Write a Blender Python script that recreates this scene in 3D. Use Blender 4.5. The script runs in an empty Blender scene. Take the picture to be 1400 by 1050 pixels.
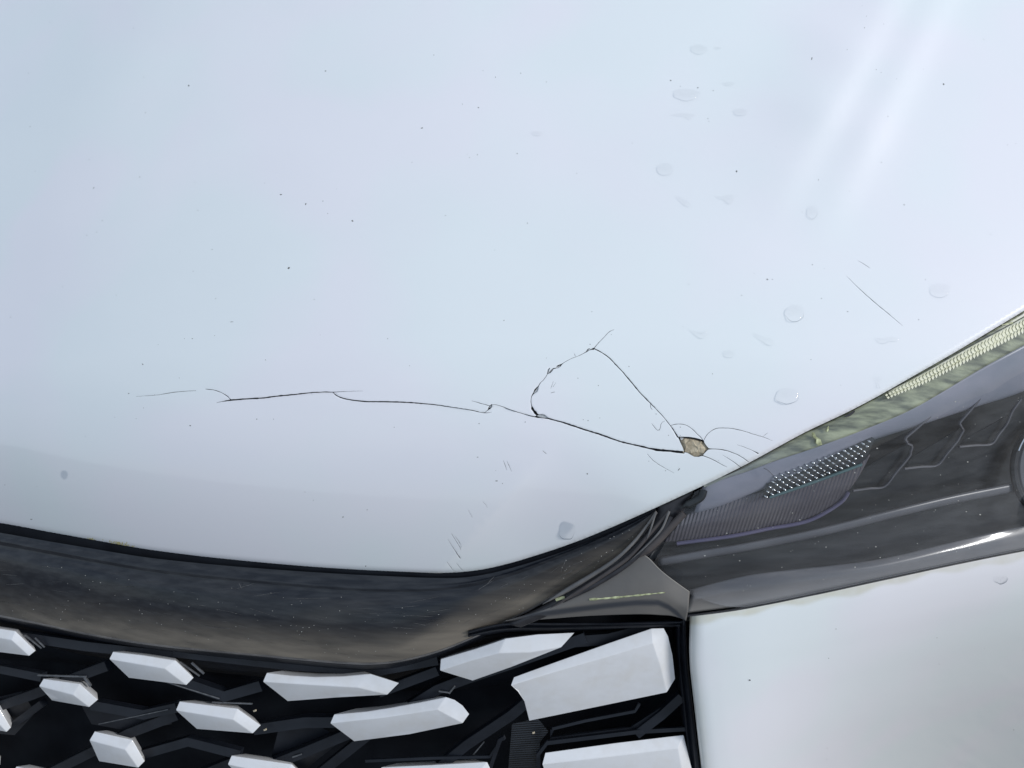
import bpy, bmesh, math, random
from mathutils import Vector, Matrix, noise
from mathutils.geometry import delaunay_2d_cdt
random.seed(7)
R = math.radians
sc = bpy.context.scene

# ------------------------------------------------------------------ camera
TILT = R(40)                       # the camera looks down at the nose of the car
FPX, DIST = 1165.0, 0.55           # focal length in photo pixels, distance to the bonnet edge in metres
ORI = Vector((0, 0, 0.86))
ROT = Matrix.Rotation(TILT, 3, 'X')
def W(u, v, w): return ORI + ROT @ Vector((u, v, w))
cd = bpy.data.cameras.new('camera'); cam = bpy.data.objects.new('camera', cd)
sc.collection.objects.link(cam); sc.camera = cam
cam.location = W(0, 0, DIST); cam.rotation_euler = (TILT, 0, 0)
cd.sensor_width = 36; cd.lens = 36 * FPX / 1400; cd.clip_start = 0.01; cd.clip_end = 3000

# ------------------------------------------------------------------ sky, sun, exposure
wd = bpy.data.worlds.new('World'); sc.world = wd; wd.use_nodes = True
nt = wd.node_tree; nt.nodes.clear()
sky = nt.nodes.new('ShaderNodeTexSky'); sky.sky_type = 'NISHITA'; sky.sun_disc = False
SUN_EL, SUN_AZ = R(36), R(100)      # azimuth clockwise from +Y (the far side)
sky.sun_elevation = SUN_EL; sky.sun_rotation = SUN_AZ
tc = nt.nodes.new('ShaderNodeTexCoord')
nz = nt.nodes.new('ShaderNodeTexNoise'); nz.inputs['Scale'].default_value = 2.2; nz.inputs['Detail'].default_value = 7
nz.inputs['Roughness'].default_value = .55
rp = nt.nodes.new('ShaderNodeValToRGB'); rp.color_ramp.elements[0].position = .34; rp.color_ramp.elements[1].position = .62
rp.color_ramp.elements[0].color = (.25, .25, .25, 1)
mx = nt.nodes.new('ShaderNodeMix'); mx.data_type = 'RGBA'
bg = nt.nodes.new('ShaderNodeBackground'); out = nt.nodes.new('ShaderNodeOutputWorld')
L = nt.links.new
L(tc.outputs['Generated'], nz.inputs['Vector']); L(nz.outputs['Fac'], rp.inputs['Fac'])
L(rp.outputs['Color'], mx.inputs[0]); L(sky.outputs['Color'], mx.inputs[6])
mx.inputs[7].default_value = (5.6, 6.4, 7.3, 1)
L(mx.outputs[2], bg.inputs['Color']); bg.inputs['Strength'].default_value = 0.10
L(bg.outputs[0], out.inputs[0])
sd = bpy.data.lights.new('sun', 'SUN'); sd.energy = 2.35; sd.angle = R(12); sd.color = (1, .97, .92)
sun = bpy.data.objects.new('sun', sd); sc.collection.objects.link(sun)
sdir = Vector((math.sin(SUN_AZ) * math.cos(SUN_EL), math.cos(SUN_AZ) * math.cos(SUN_EL), math.sin(SUN_EL)))
sun.rotation_euler = sdir.to_track_quat('Z', 'Y').to_euler(); sun.location = (2, 2, 4)
sc.view_settings.view_transform = 'Standard'; sc.view_settings.look = 'None'
sc.view_settings.exposure = 0.12; sc.view_settings.gamma = 1
sc.cycles.transparent_max_bounces = 16; sc.cycles.max_bounces = 12
try: sc.cycles.use_denoising = True
except Exception: pass

# ------------------------------------------------------------------ materials
def mat(name, c1, c2=None, scale=(8, 8, 8), lo=.35, hi=.65, detail=4, rough=.4, rough2=None, metal=0., coat=0.,
        bump=0., bscale=(200, 200, 200), dust=None, attr=None, spec=.5, alpha=None, detail2=3):
    m = bpy.data.materials.new(name); m.use_nodes = True; n = m.node_tree.nodes; l = m.node_tree.links.new
    b = n['Principled BSDF']
    b.inputs['Base Color'].default_value = (*c1, 1); b.inputs['Roughness'].default_value = rough
    b.inputs['Metallic'].default_value = metal; b.inputs['Coat Weight'].default_value = coat
    b.inputs['Coat Roughness'].default_value = .04; b.inputs['Specular IOR Level'].default_value = spec
    t = n.new('ShaderNodeTexCoord')
    def nois(s, d, lo_, hi_):
        mp = n.new('ShaderNodeMapping'); mp.inputs['Scale'].default_value = s; l(t.outputs['Object'], mp.inputs[0])
        q = n.new('ShaderNodeTexNoise'); q.inputs['Scale'].default_value = 1; q.inputs['Detail'].default_value = d
        l(mp.outputs[0], q.inputs['Vector'])
        r = n.new('ShaderNodeMapRange'); r.inputs[1].default_value = lo_; r.inputs[2].default_value = hi_
        l(q.outputs['Fac'], r.inputs[0]); return r.outputs[0], q.outputs['Fac']
    col = None
    if c2:
        f, _ = nois(scale, detail, lo, hi)
        mxx = n.new('ShaderNodeMix'); mxx.data_type = 'RGBA'; l(f, mxx.inputs[0])
        mxx.inputs[6].default_value = (*c1, 1); mxx.inputs[7].default_value = (*c2, 1); col = mxx.outputs[2]
        if rough2 is not None:
            mr = n.new('ShaderNodeMix'); l(f, mr.inputs[0]); mr.inputs[2].default_value = rough; mr.inputs[3].default_value = rough2
            l(mr.outputs[0], b.inputs['Roughness'])
    if dust:                                   # masked second colour: settled dirt and painted reflections, broken up by noise
        a = n.new('ShaderNodeAttribute'); a.attribute_name = attr or 'dust'
        f2, _ = nois(dust.get('scale', (30, 60, 60)), 6, .3, .7)
        ml = n.new('ShaderNodeMath'); ml.operation = 'MULTIPLY_ADD'; l(f2, ml.inputs[0]); ml.inputs[1].default_value = dust.get('k', .35)
        ml.inputs[2].default_value = 1 - dust.get('k', .35)
        m2 = n.new('ShaderNodeMath'); m2.operation = 'MULTIPLY'; m2.use_clamp = True; l(ml.outputs[0], m2.inputs[0]); l(a.outputs['Fac'], m2.inputs[1])
        mxx = n.new('ShaderNodeMix'); mxx.data_type = 'RGBA'; l(m2.outputs[0], mxx.inputs[0])
        if col: l(col, mxx.inputs[6])
        else: mxx.inputs[6].default_value = (*c1, 1)
        mxx.inputs[7].default_value = (*dust['c'], 1); col = mxx.outputs[2]
        if 'rough' in dust:
            mr = n.new('ShaderNodeMix'); l(m2.outputs[0], mr.inputs[0]); mr.inputs[2].default_value = rough; mr.inputs[3].default_value = dust['rough']
            l(mr.outputs[0], b.inputs['Roughness'])
    if col: l(col, b.inputs['Base Color'])
    if bump:
        _, h = nois(bscale, detail2, 0, 1)
        bp = n.new('ShaderNodeBump'); bp.inputs['Strength'].default_value = 1; bp.inputs['Distance'].default_value = bump
        l(h, bp.inputs['Height']); l(bp.outputs[0], b.inputs['Normal'])
    return m
M = {}
M['paint'] = mat('white_paint', (.735, .79, .83), (.765, .775, .84), (6, 6, 6), lo=.42, hi=.58, detail=2, rough=.35, coat=1, bump=2e-6, bscale=(420, 420, 420),
                 dust=dict(c=(.50, .45, .30), k=.8, scale=(90, 90, 90)))
M['tile'] = mat('white_tile_paint', (.69, .71, .755), (.655, .66, .675), (60, 60, 60), lo=.45, hi=.8, rough=.3, coat=.8, bump=8e-6, bscale=(300, 300, 300),
                 dust=dict(c=(.34, .31, .27), k=.9, scale=(160, 160, 160)))
M['crack'] = mat('dirty_crack_wall', (.05, .055, .065), (.13, .13, .13), (400, 400, 400), rough=.8)
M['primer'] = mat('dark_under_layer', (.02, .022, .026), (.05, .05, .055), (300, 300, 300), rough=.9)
M['flake'] = mat('lifted_paint_flake', (.30, .32, .34), (.52, .54, .57), (700, 700, 700), rough=.5)
M['filler'] = mat('exposed_beige_filler', (.34, .29, .21), (.52, .46, .35), (260, 260, 260), rough=.75, bump=.0004, bscale=(500, 500, 500))
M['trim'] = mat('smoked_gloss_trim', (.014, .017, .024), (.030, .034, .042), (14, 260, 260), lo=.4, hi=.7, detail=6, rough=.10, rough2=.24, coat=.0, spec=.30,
                bump=1.5e-6, bscale=(60, 900, 900), dust=dict(c=(.20, .178, .15), k=.5, scale=(12, 120, 120), rough=.42))  # brown second colour paints the ground's reflection along with dust
M['lip'] = mat('grey_seal_lip', (.16, .155, .155), (.09, .09, .095), (60, 60, 60), rough=.35, coat=.3)
M['rubber'] = mat('black_rubber', (.012, .013, .018), (.03, .03, .036), (80, 80, 80), rough=.45)
M['rubber_brown'] = mat('dusty_rubber', (.05, .044, .046), (.075, .066, .066), (80, 80, 80), rough=.55)
M['black'] = mat('black_plastic', (.006, .008, .013), (.012, .015, .022), (40, 40, 40), rough=.42, spec=.28, bump=1e-5, bscale=(700, 700, 700))
M['void'] = mat('grille_backing', (.004, .005, .008), (.008, .010, .014), (30, 30, 30), rough=.7, spec=.08)
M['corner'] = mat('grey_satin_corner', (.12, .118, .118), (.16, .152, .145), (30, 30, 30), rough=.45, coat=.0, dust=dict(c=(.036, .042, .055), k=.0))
M['house'] = mat('lamp_housing', (.010, .013, .018), (.020, .024, .028), (16, 60, 60), rough=.35)
M['sky_reflect'] = mat('painted_sky_reflect', (.20, .22, .27), (.27, .275, .33), (20, 40, 40), rough=.35)  # bluish grey carries the sky's reflection in the lens
M['beam'] = mat('grey_lamp_bar', (.095, .10, .115), (.12, .125, .14), (30, 30, 30), rough=.35)
M['chrome'] = mat('chrome', (.75, .78, .80), rough=.12, metal=1)
M['guide'] = mat('clear_light_guide', (.10, .10, .115), (.13, .13, .14), (40, 40, 40), rough=.25)
M['film'] = mat('olive_reflect_residue', (.085, .095, .05), (.42, .45, .28), (60, 340, 60), lo=.35, hi=.7, detail=5, rough=.3, coat=.5,
                dust=dict(c=(.26, .29, .31), k=.4, scale=(60, 60, 60)))  # olive paints reflected greenery over yellow residue
M['rib'] = mat('yellowed_lens_rib', (.62, .62, .44), (.8, .8, .66), (200, 200, 200), rough=.25, coat=.7)
M['sealant'] = mat('yellowed_sealant', (.22, .24, .12), (.62, .66, .40), (300, 300, 300), rough=.35, coat=.5, bump=1e-4, bscale=(400, 400, 400))
M['dirt'] = mat('dirt_speck', (.06, .065, .07), (.13, .13, .12), (900, 900, 900), rough=.9)
M['residue'] = mat('yellow_residue', (.42, .36, .13), (.6, .55, .3), (900, 900, 900), rough=.9)
M['ground'] = mat('dry_paving', (.12, .107, .09), (.165, .145, .12), (3, 3, 3), rough=.85, bump=.01, bscale=(40, 40, 40))

def wave_panel(name, c1, c2, sc_, ang, d, metal=0., rough=.35):
    m = mat(name, c1, c2, (20, 20, 20), rough=rough, metal=metal); n = m.node_tree.nodes; l = m.node_tree.links.new
    t = n.new('ShaderNodeTexCoord'); mp = n.new('ShaderNodeMapping'); mp.inputs['Rotation'].default_value = ang
    wv = n.new('ShaderNodeTexWave'); wv.inputs['Scale'].default_value = sc_; wv.inputs['Distortion'].default_value = .6
    l(t.outputs['Object'], mp.inputs[0]); l(mp.outputs[0], wv.inputs['Vector'])
    b = n.new('ShaderNodeBump'); b.inputs['Distance'].default_value = d; l(wv.outputs['Fac'], b.inputs['Height'])
    l(b.outputs[0], n['Principled BSDF'].inputs['Normal']); return m
M['hatch'] = wave_panel('ribbed_reflector', (.105, .10, .125), (.15, .14, .155), 130, (0, 0, R(20)), .0006, .3)
M['ribbed'] = wave_panel('ribbed_black_plastic', (.006, .009, .015), (.011, .015, .022), 160, (R(0), R(90), 0), .0006)

def two_sided_fresnel(n, l, ior):
    # a single skin stands for both faces of thin clear plastic, so it reflects alike from inside and outside
    fr = n.new('ShaderNodeFresnel'); ge = n.new('ShaderNodeNewGeometry'); ma = n.new('ShaderNodeMath'); ma.operation = 'MULTIPLY_ADD'
    l(ge.outputs['Backfacing'], ma.inputs[0]); ma.inputs[1].default_value = 1 / ior - ior; ma.inputs[2].default_value = ior
    l(ma.outputs[0], fr.inputs[0]); return fr
def glass(name, tint, haze, haze_c, rough=.03, ior=1.5, dustk=0.):
    m = bpy.data.materials.new(name); m.use_nodes = True; n = m.node_tree.nodes; l = m.node_tree.links.new; n.clear()
    o = n.new('ShaderNodeOutputMaterial'); tr = n.new('ShaderNodeBsdfTransparent'); tr.inputs[0].default_value = (*tint, 1)
    g = n.new('ShaderNodeBsdfGlossy'); g.inputs['Roughness'].default_value = rough
    df = n.new('ShaderNodeBsdfDiffuse'); df.inputs[0].default_value = (*haze_c, 1)
    t = n.new('ShaderNodeTexCoord'); mp = n.new('ShaderNodeMapping'); mp.inputs['Rotation'].default_value = (0, R(20), 0); mp.inputs['Scale'].default_value = (18, 170, 170)
    q = n.new('ShaderNodeTexNoise'); q.inputs['Scale'].default_value = 1; q.inputs['Detail'].default_value = 7
    l(t.outputs['Object'], mp.inputs[0]); l(mp.outputs[0], q.inputs['Vector'])
    r = n.new('ShaderNodeMapRange'); r.inputs[1].default_value = .35; r.inputs[2].default_value = .75; r.inputs[3].default_value = haze * .3; r.inputs[4].default_value = haze
    l(q.outputs['Fac'], r.inputs[0])
    a = n.new('ShaderNodeAttribute'); a.attribute_name = 'dust'
    ad = n.new('ShaderNodeMath'); ad.operation = 'ADD'; ad.use_clamp = True; l(r.outputs[0], ad.inputs[0]); l(a.outputs['Fac'], ad.inputs[1])
    m1 = n.new('ShaderNodeMixShader'); l(ad.outputs[0], m1.inputs[0]); l(tr.outputs[0], m1.inputs[1]); l(df.outputs[0], m1.inputs[2])
    fr = two_sided_fresnel(n, l, ior)
    m2 = n.new('ShaderNodeMixShader'); l(fr.outputs[0], m2.inputs[0]); l(m1.outputs[0], m2.inputs[1]); l(g.outputs[0], m2.inputs[2])
    l(m2.outputs[0], o.inputs[0]); return m
M['lens'] = glass('clear_lamp_lens', (.93, .94, .96), .06, (.55, .57, .62))
def water():
    m = bpy.data.materials.new('water'); m.use_nodes = True; n = m.node_tree.nodes; l = m.node_tree.links.new; n.clear()
    o = n.new('ShaderNodeOutputMaterial'); tr = n.new('ShaderNodeBsdfTransparent'); g = n.new('ShaderNodeBsdfGlossy'); g.inputs['Roughness'].default_value = .02
    lw = n.new('ShaderNodeLayerWeight'); lw.inputs['Blend'].default_value = .5      # steep rim tinted dark, standing in for light it bends away
    mr = n.new('ShaderNodeMapRange'); mr.inputs[1].default_value = .52; mr.inputs[2].default_value = .74; l(lw.outputs['Facing'], mr.inputs[0])
    mc = n.new('ShaderNodeMix'); mc.data_type = 'RGBA'; l(mr.outputs[0], mc.inputs[0]); mc.inputs[6].default_value = (1, 1, 1, 1); mc.inputs[7].default_value = (.28, .33, .38, 1)
    l(mc.outputs[2], tr.inputs[0])
    fr = two_sided_fresnel(n, l, 1.2); ms = n.new('ShaderNodeMixShader')
    l(fr.outputs[0], ms.inputs[0]); l(tr.outputs[0], ms.inputs[1]); l(g.outputs[0], ms.inputs[2]); l(ms.outputs[0], o.inputs[0]); return m
M['water'] = water()

# ------------------------------------------------------------------ surfaces of the car's nose
def ip(pts, x):
    if x <= pts[0][0]:
        (a, b), (c, d) = pts[0], pts[1]
    elif x >= pts[-1][0]:
        (a, b), (c, d) = pts[-2], pts[-1]
    else:
        for k in range(len(pts) - 1):
            if pts[k][0] <= x <= pts[k + 1][0]:
                (a, b), (c, d) = pts[k], pts[k + 1]; break
    return b + (d - b) * (x - a) / (c - a)
EDGE = [(-460, 640), (-250, 674), (0, 716), (60, 727), (100, 734), (200, 752), (280, 762), (360, 770), (440, 776.5), (500, 780), (560, 782.5), (600, 784),
        (632, 783.5), (660, 780), (700, 770), (760, 751), (800, 736), (850, 715), (900, 692.5), (940, 674), (980, 655), (1020, 635), (1060, 613), (1100, 591),
        (1160, 563), (1200, 542), (1240, 519), (1300, 485), (1350, 455), (1400, 425), (1500, 362), (1700, 235), (1900, 110)]
def smooth_edge(x):
    return (ip(EDGE, x - 14) + 2 * ip(EDGE, x) + ip(EDGE, x + 14)) / 4
PX = DIST / FPX
def sst(a, b, x):
    t = max(0., min(1., (x - a) / (b - a))); return t * t * (3 - 2 * t)
def hood_f(u, v):
    """height of the bonnet skin above the reference plane through its front edge"""
    u = max(-3., min(3., u)); v = max(-3., min(3., v))
    t = v + .10
    tq = min(t, .42)
    f = -.13 * t - (.45 * tq * abs(tq) * (1 if tq > 0 else .3)) - .378 * (t - tq)
    f -= 2.3 * max(0., .13 - t) ** 2
    x = u - .26; xq = max(-.66, x)
    f -= .20 * xq * xq + .10 * max(0., -xq) ** 3 + .394 * (xq - x)
    px, py = 700 + u / PX, 525 - v / PX
    # crease added to shade a soft shadow wedge from crack to front edge
    d = ((px - 778) * 178 + (py - 592) * 150) / math.hypot(178, 150)
    along = ((py - 592) * 178 - (px - 778) * 150) / math.hypot(178, 150)
    if d > 0 and along > -40:
        g = sst(-40, 45, along)
        f -= g * .0060 * (1 - math.exp(-d / 60.)) * sst(-20, 190, along)
    # shallow double swage added to shape the glare streaks high on the right
    q = ((px - 1292) * 190 + (py - 40) * 118) / math.hypot(190, 118)
    al = ((py - 40) * 190 - (px - 1260) * 118) / math.hypot(190, 118)
    g = 1 - sst(70, 330, al)
    if g > 0:
        S_ = lambda z: 1 / (1 + math.exp(max(-40, min(40, z))))
        g *= 1 + .3 * noise.noise(Vector((al * .009, q * .004, 6.)))
        f += g * math.exp(-(max(0, -30 - q) / 110) ** 2) * (.0032 * S_((q + 38) / 9) + .0056 * S_((q - 36) / 12) - .0024 * S_((q - 8) / 14))
    return f
CRM = [(180, 541), (215, 539), (270, 535), (300, 546), (316, 547), (400, 540), (455, 536), (478, 546), (500, 549), (560, 550), (600, 554), (640, 560), (664, 562),
       (677, 554), (732, 570), (760, 575), (790, 583), (820, 594), (850, 604), (880, 612), (905, 616), (936, 618), (960, 622), (1000, 640)]
def crack_step(px, py):
    if px < 185 or px > 990: return 0.
    d = py - ip(CRM, px); wgt = sst(185, 330, px) * (1 - sst(900, 990, px))
    if d > 0: return -wgt * .00055 * math.exp(-d / 22)
    return wgt * .00025 * math.exp(d / 12)
def solve(cu, cv):
    a, fa = 0., hood_f(cu * DIST, cv * DIST); b = fa * .8
    for _ in range(9):
        fb = hood_f(cu * (DIST - b), cv * (DIST - b)) - b
        if abs(fb) < 1e-8 or abs(fb - fa) < 1e-12: break
        a, b, fa = b, b - fb * (b - a) / (fb - fa), fb
    return b
def hood_px(px, py, step=True):
    w = 0.
    cu, cv = (px - 700) / FPX, (525 - py) / FPX
    w = solve(cu, cv)
    d = (smooth_edge(px) - py) * .93             # rolled front edge
    rr = 7.
    if d < rr:
        k = (rr - max(d, 0)) / rr
        w -= .0030 * (1 - math.sqrt(max(0, 1 - k * k * .98)))
    if step: w += crack_step(px, py)
    return w
def hood_flat(px, py):
    w = 0.; cu, cv = (px - 700) / FPX, (525 - py) / FPX
    w = solve(cu, cv)
    return w
def P(px, py, w): return W((px - 700) / FPX * (DIST - w), (525 - py) / FPX * (DIST - w), w)
_we = {}
def w_edge(px):
    k = round(px / 4)
    if k not in _we:
        x = k * 4.; _we[k] = hood_flat(x, smooth_edge(x) - 12)
    return _we[k]
def w_edge_s(px): return (w_edge(px - 30) + w_edge(px) + w_edge(px + 30)) / 3
def front(px, py):
    d = (py - smooth_edge(px)) * PX
    return w_edge_s(px) - .15 * d - (2.0 * d * d if d > 0 else 0)
def grille_w(px, py):
    x = min(px, 700.)
    return w_edge_s(x) - .031 - .55 * (py - 890) * PX - (.00004 * max(0, px - 700))

# ------------------------------------------------------------------ building helpers
COL = sc.collection
def link(name, bm_or_me, m, parent=None, smooth=True, angle=None, origin=True):
    if isinstance(bm_or_me, bmesh.types.BMesh):
        me = bpy.data.meshes.new(name); bm_or_me.to_mesh(me); bm_or_me.free()
    else: me = bm_or_me
    if m is not None and not me.materials: me.materials.append(m)
    if smooth:
        me.shade_smooth()
        if angle: me.set_sharp_from_angle(angle=R(angle))
    else: me.shade_flat()
    o = bpy.data.objects.new(name, me); COL.objects.link(o)
    if origin and len(me.vertices):
        c = sum((Vector(b) for b in o.bound_box), Vector()) / 8
        me.transform(Matrix.Translation(-c)); o.location = c
    if parent:
        o.parent = parent
        base = parent.matrix_world if False else None
        p = parent; off = Vector()
        while p: off += p.location; p = p.parent
        o.location -= off
    return o
def tag(o, label, cat=None, group=None, kind=None):
    if label: o['label'] = label
    if cat: o['category'] = cat
    if group: o['group'] = group
    if kind: o['kind'] = kind
    return o
def cr(p0, p1, p2, p3, t):
    return [.5 * ((2 * b) + (-a + c) * t + (2 * a - 5 * b + 4 * c - d) * t * t + (-a + 3 * b - 3 * c + d) * t ** 3) for a, b, c, d in zip(p0, p1, p2, p3)]
def resample(pts, n, curved=True):
    pts = [tuple(p) for p in pts]
    dense = []
    for k in range(len(pts) - 1):
        a = pts[max(0, k - 1)]; b = pts[k]; c = pts[k + 1]; d = pts[min(len(pts) - 1, k + 2)]
        for j in range(10):
            t = j / 10
            dense.append(cr(a, b, c, d, t) if curved else [x + (y - x) * t for x, y in zip(b, c)])
    dense.append(list(pts[-1]))
    s = [0.]
    for k in range(1, len(dense)): s.append(s[-1] + math.hypot(dense[k][0] - dense[k - 1][0], dense[k][1] - dense[k - 1][1]))
    out_, j = [], 0
    for k in range(n):
        x = s[-1] * k / (n - 1)
        while j < len(s) - 2 and s[j + 1] < x: j += 1
        t = (x - s[j]) / max(1e-9, s[j + 1] - s[j]); t = max(0, min(1, t))
        out_.append([p + (q - p) * t for p, q in zip(dense[j], dense[j + 1])])
    return out_
def loft(name, rails, m, parent=None, n=120, span=5, smooth_across=True, thick=.0015, dust=None, curved=True, angle=50):
    """rails: lists of (px, py, w) in the traced outline; skinned into one sheet with real depth"""
    rs = [resample(r, n, curved) for r in rails]
    rows = []
    for k in range(len(rs) - 1):
        a = rs[max(0, k - 1)]; b = rs[k]; c = rs[k + 1]; d = rs[min(len(rs) - 1, k + 2)]
        for j in range(span):
            t = j / span
            rows.append([cr(a[i], b[i], c[i], d[i], t) if smooth_across else [x + (y - x) * t for x, y in zip(b[i], c[i])] for i in range(n)])
    rows.append(rs[-1])
    bm = bmesh.new(); dl = []
    vs = [[bm.verts.new(P(*p[:3])) for p in row] for row in rows]
    nr = len(rows)
    if dust:
        for ri, row in enumerate(rows):
            for p in row: dl.append(dust(p[0], p[1], ri / (nr - 1)))
    for a in range(nr - 1):
        for b in range(n - 1):
            bm.faces.new((vs[a][b], vs[a + 1][b], vs[a + 1][b + 1], vs[a][b + 1]))
    me = bpy.data.meshes.new(name); bm.normal_update()
    vw = ROT @ Vector((0, 0, 1))
    if sum(f.normal.dot(vw) * f.calc_area() for f in bm.faces) < 0: bmesh.ops.reverse_faces(bm, faces=bm.faces[:])
    bm.to_mesh(me); bm.free()
    if dust:
        at = me.attributes.new('dust', 'FLOAT', 'POINT'); at.data.foreach_set('value', dl)
    o = link(name, me, m, parent, angle=angle)
    if thick:
        md = o.modifiers.new('thickness', 'SOLIDIFY'); md.thickness = thick; md.offset = -1
    return o
def bar(name, pts, rad, m, parent=None, sides=8, flat=1., n=None, angle=40, twist=0):
    """a rod along traced points (px, py, w); rad in metres or a function of 0..1"""
    rs = resample(pts, n or max(2, len(pts) * 6), n is not None or len(pts) > 2) if n != 0 else [list(p) for p in pts]
    q = [P(*p[:3]) for p in rs]; bm = bmesh.new(); rings = []
    vw = ROT @ Vector((0, 0, 1))
    for k, c in enumerate(q):
        d = (q[min(k + 1, len(q) - 1)] - q[max(k - 1, 0)]).normalized()
        sx = d.cross(vw).normalized(); sy = sx.cross(d)
        r = rad(k / (len(q) - 1)) if callable(rad) else rad
        rings.append([bm.verts.new(c + sx * math.cos(2 * math.pi * (j + .5) / sides + twist) * r + sy * math.sin(2 * math.pi * (j + .5) / sides + twist) * r * flat) for j in range(sides)])
    for k in range(len(rings) - 1):
        for j in range(sides): bm.faces.new((rings[k][j], rings[k][(j + 1) % sides], rings[k + 1][(j + 1) % sides], rings[k + 1][j]))
    bm.faces.new(rings[0][::-1]); bm.faces.new(rings[-1])
    bmesh.ops.recalc_face_normals(bm, faces=bm.faces[:])
    return link(name, bm, m, parent, angle=angle)
def prism(name, poly, wf, depth, m, parent=None, bevel=0., wtop=None):
    """a traced outline given its own thickness; wf = depth position (function or number)"""
    bm = bmesh.new(); g = wf if callable(wf) else (lambda x, y: wf)
    top = [bm.verts.new(P(x, y, g(x, y))) for x, y in poly]
    bot = [bm.verts.new(P(x, y, g(x, y) - depth)) for x, y in poly]
    tf = bm.faces.new(top); k = len(poly)
    for a in range(k): bm.faces.new((top[a], top[(a + 1) % k], bot[(a + 1) % k], bot[a]))
    bm.faces.new(bot[::-1]); bmesh.ops.recalc_face_normals(bm, faces=bm.faces[:])
    if bevel: bmesh.ops.bevel(bm, geom=[e for e in bm.edges if e in tf.edges[:]], offset=bevel, segments=2, affect='EDGES')
    return link(name, bm, m, parent, angle=30)

# ------------------------------------------------------------------ ground under the car
g = bmesh.new()
bmesh.ops.create_grid(g, x_segments=8, y_segments=8, size=600)
tag(link('ground', g, M['ground'], smooth=False), 'dry brownish paving under and around the car', kind='structure')

car = bpy.data.objects.new('car', None); COL.objects.link(car); car.location = (0, .6, 0); car.empty_display_size = .2
tag(car, 'white car with cracked bonnet paint, smoked front trim, clear headlight and tiled grille', 'car')

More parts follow.
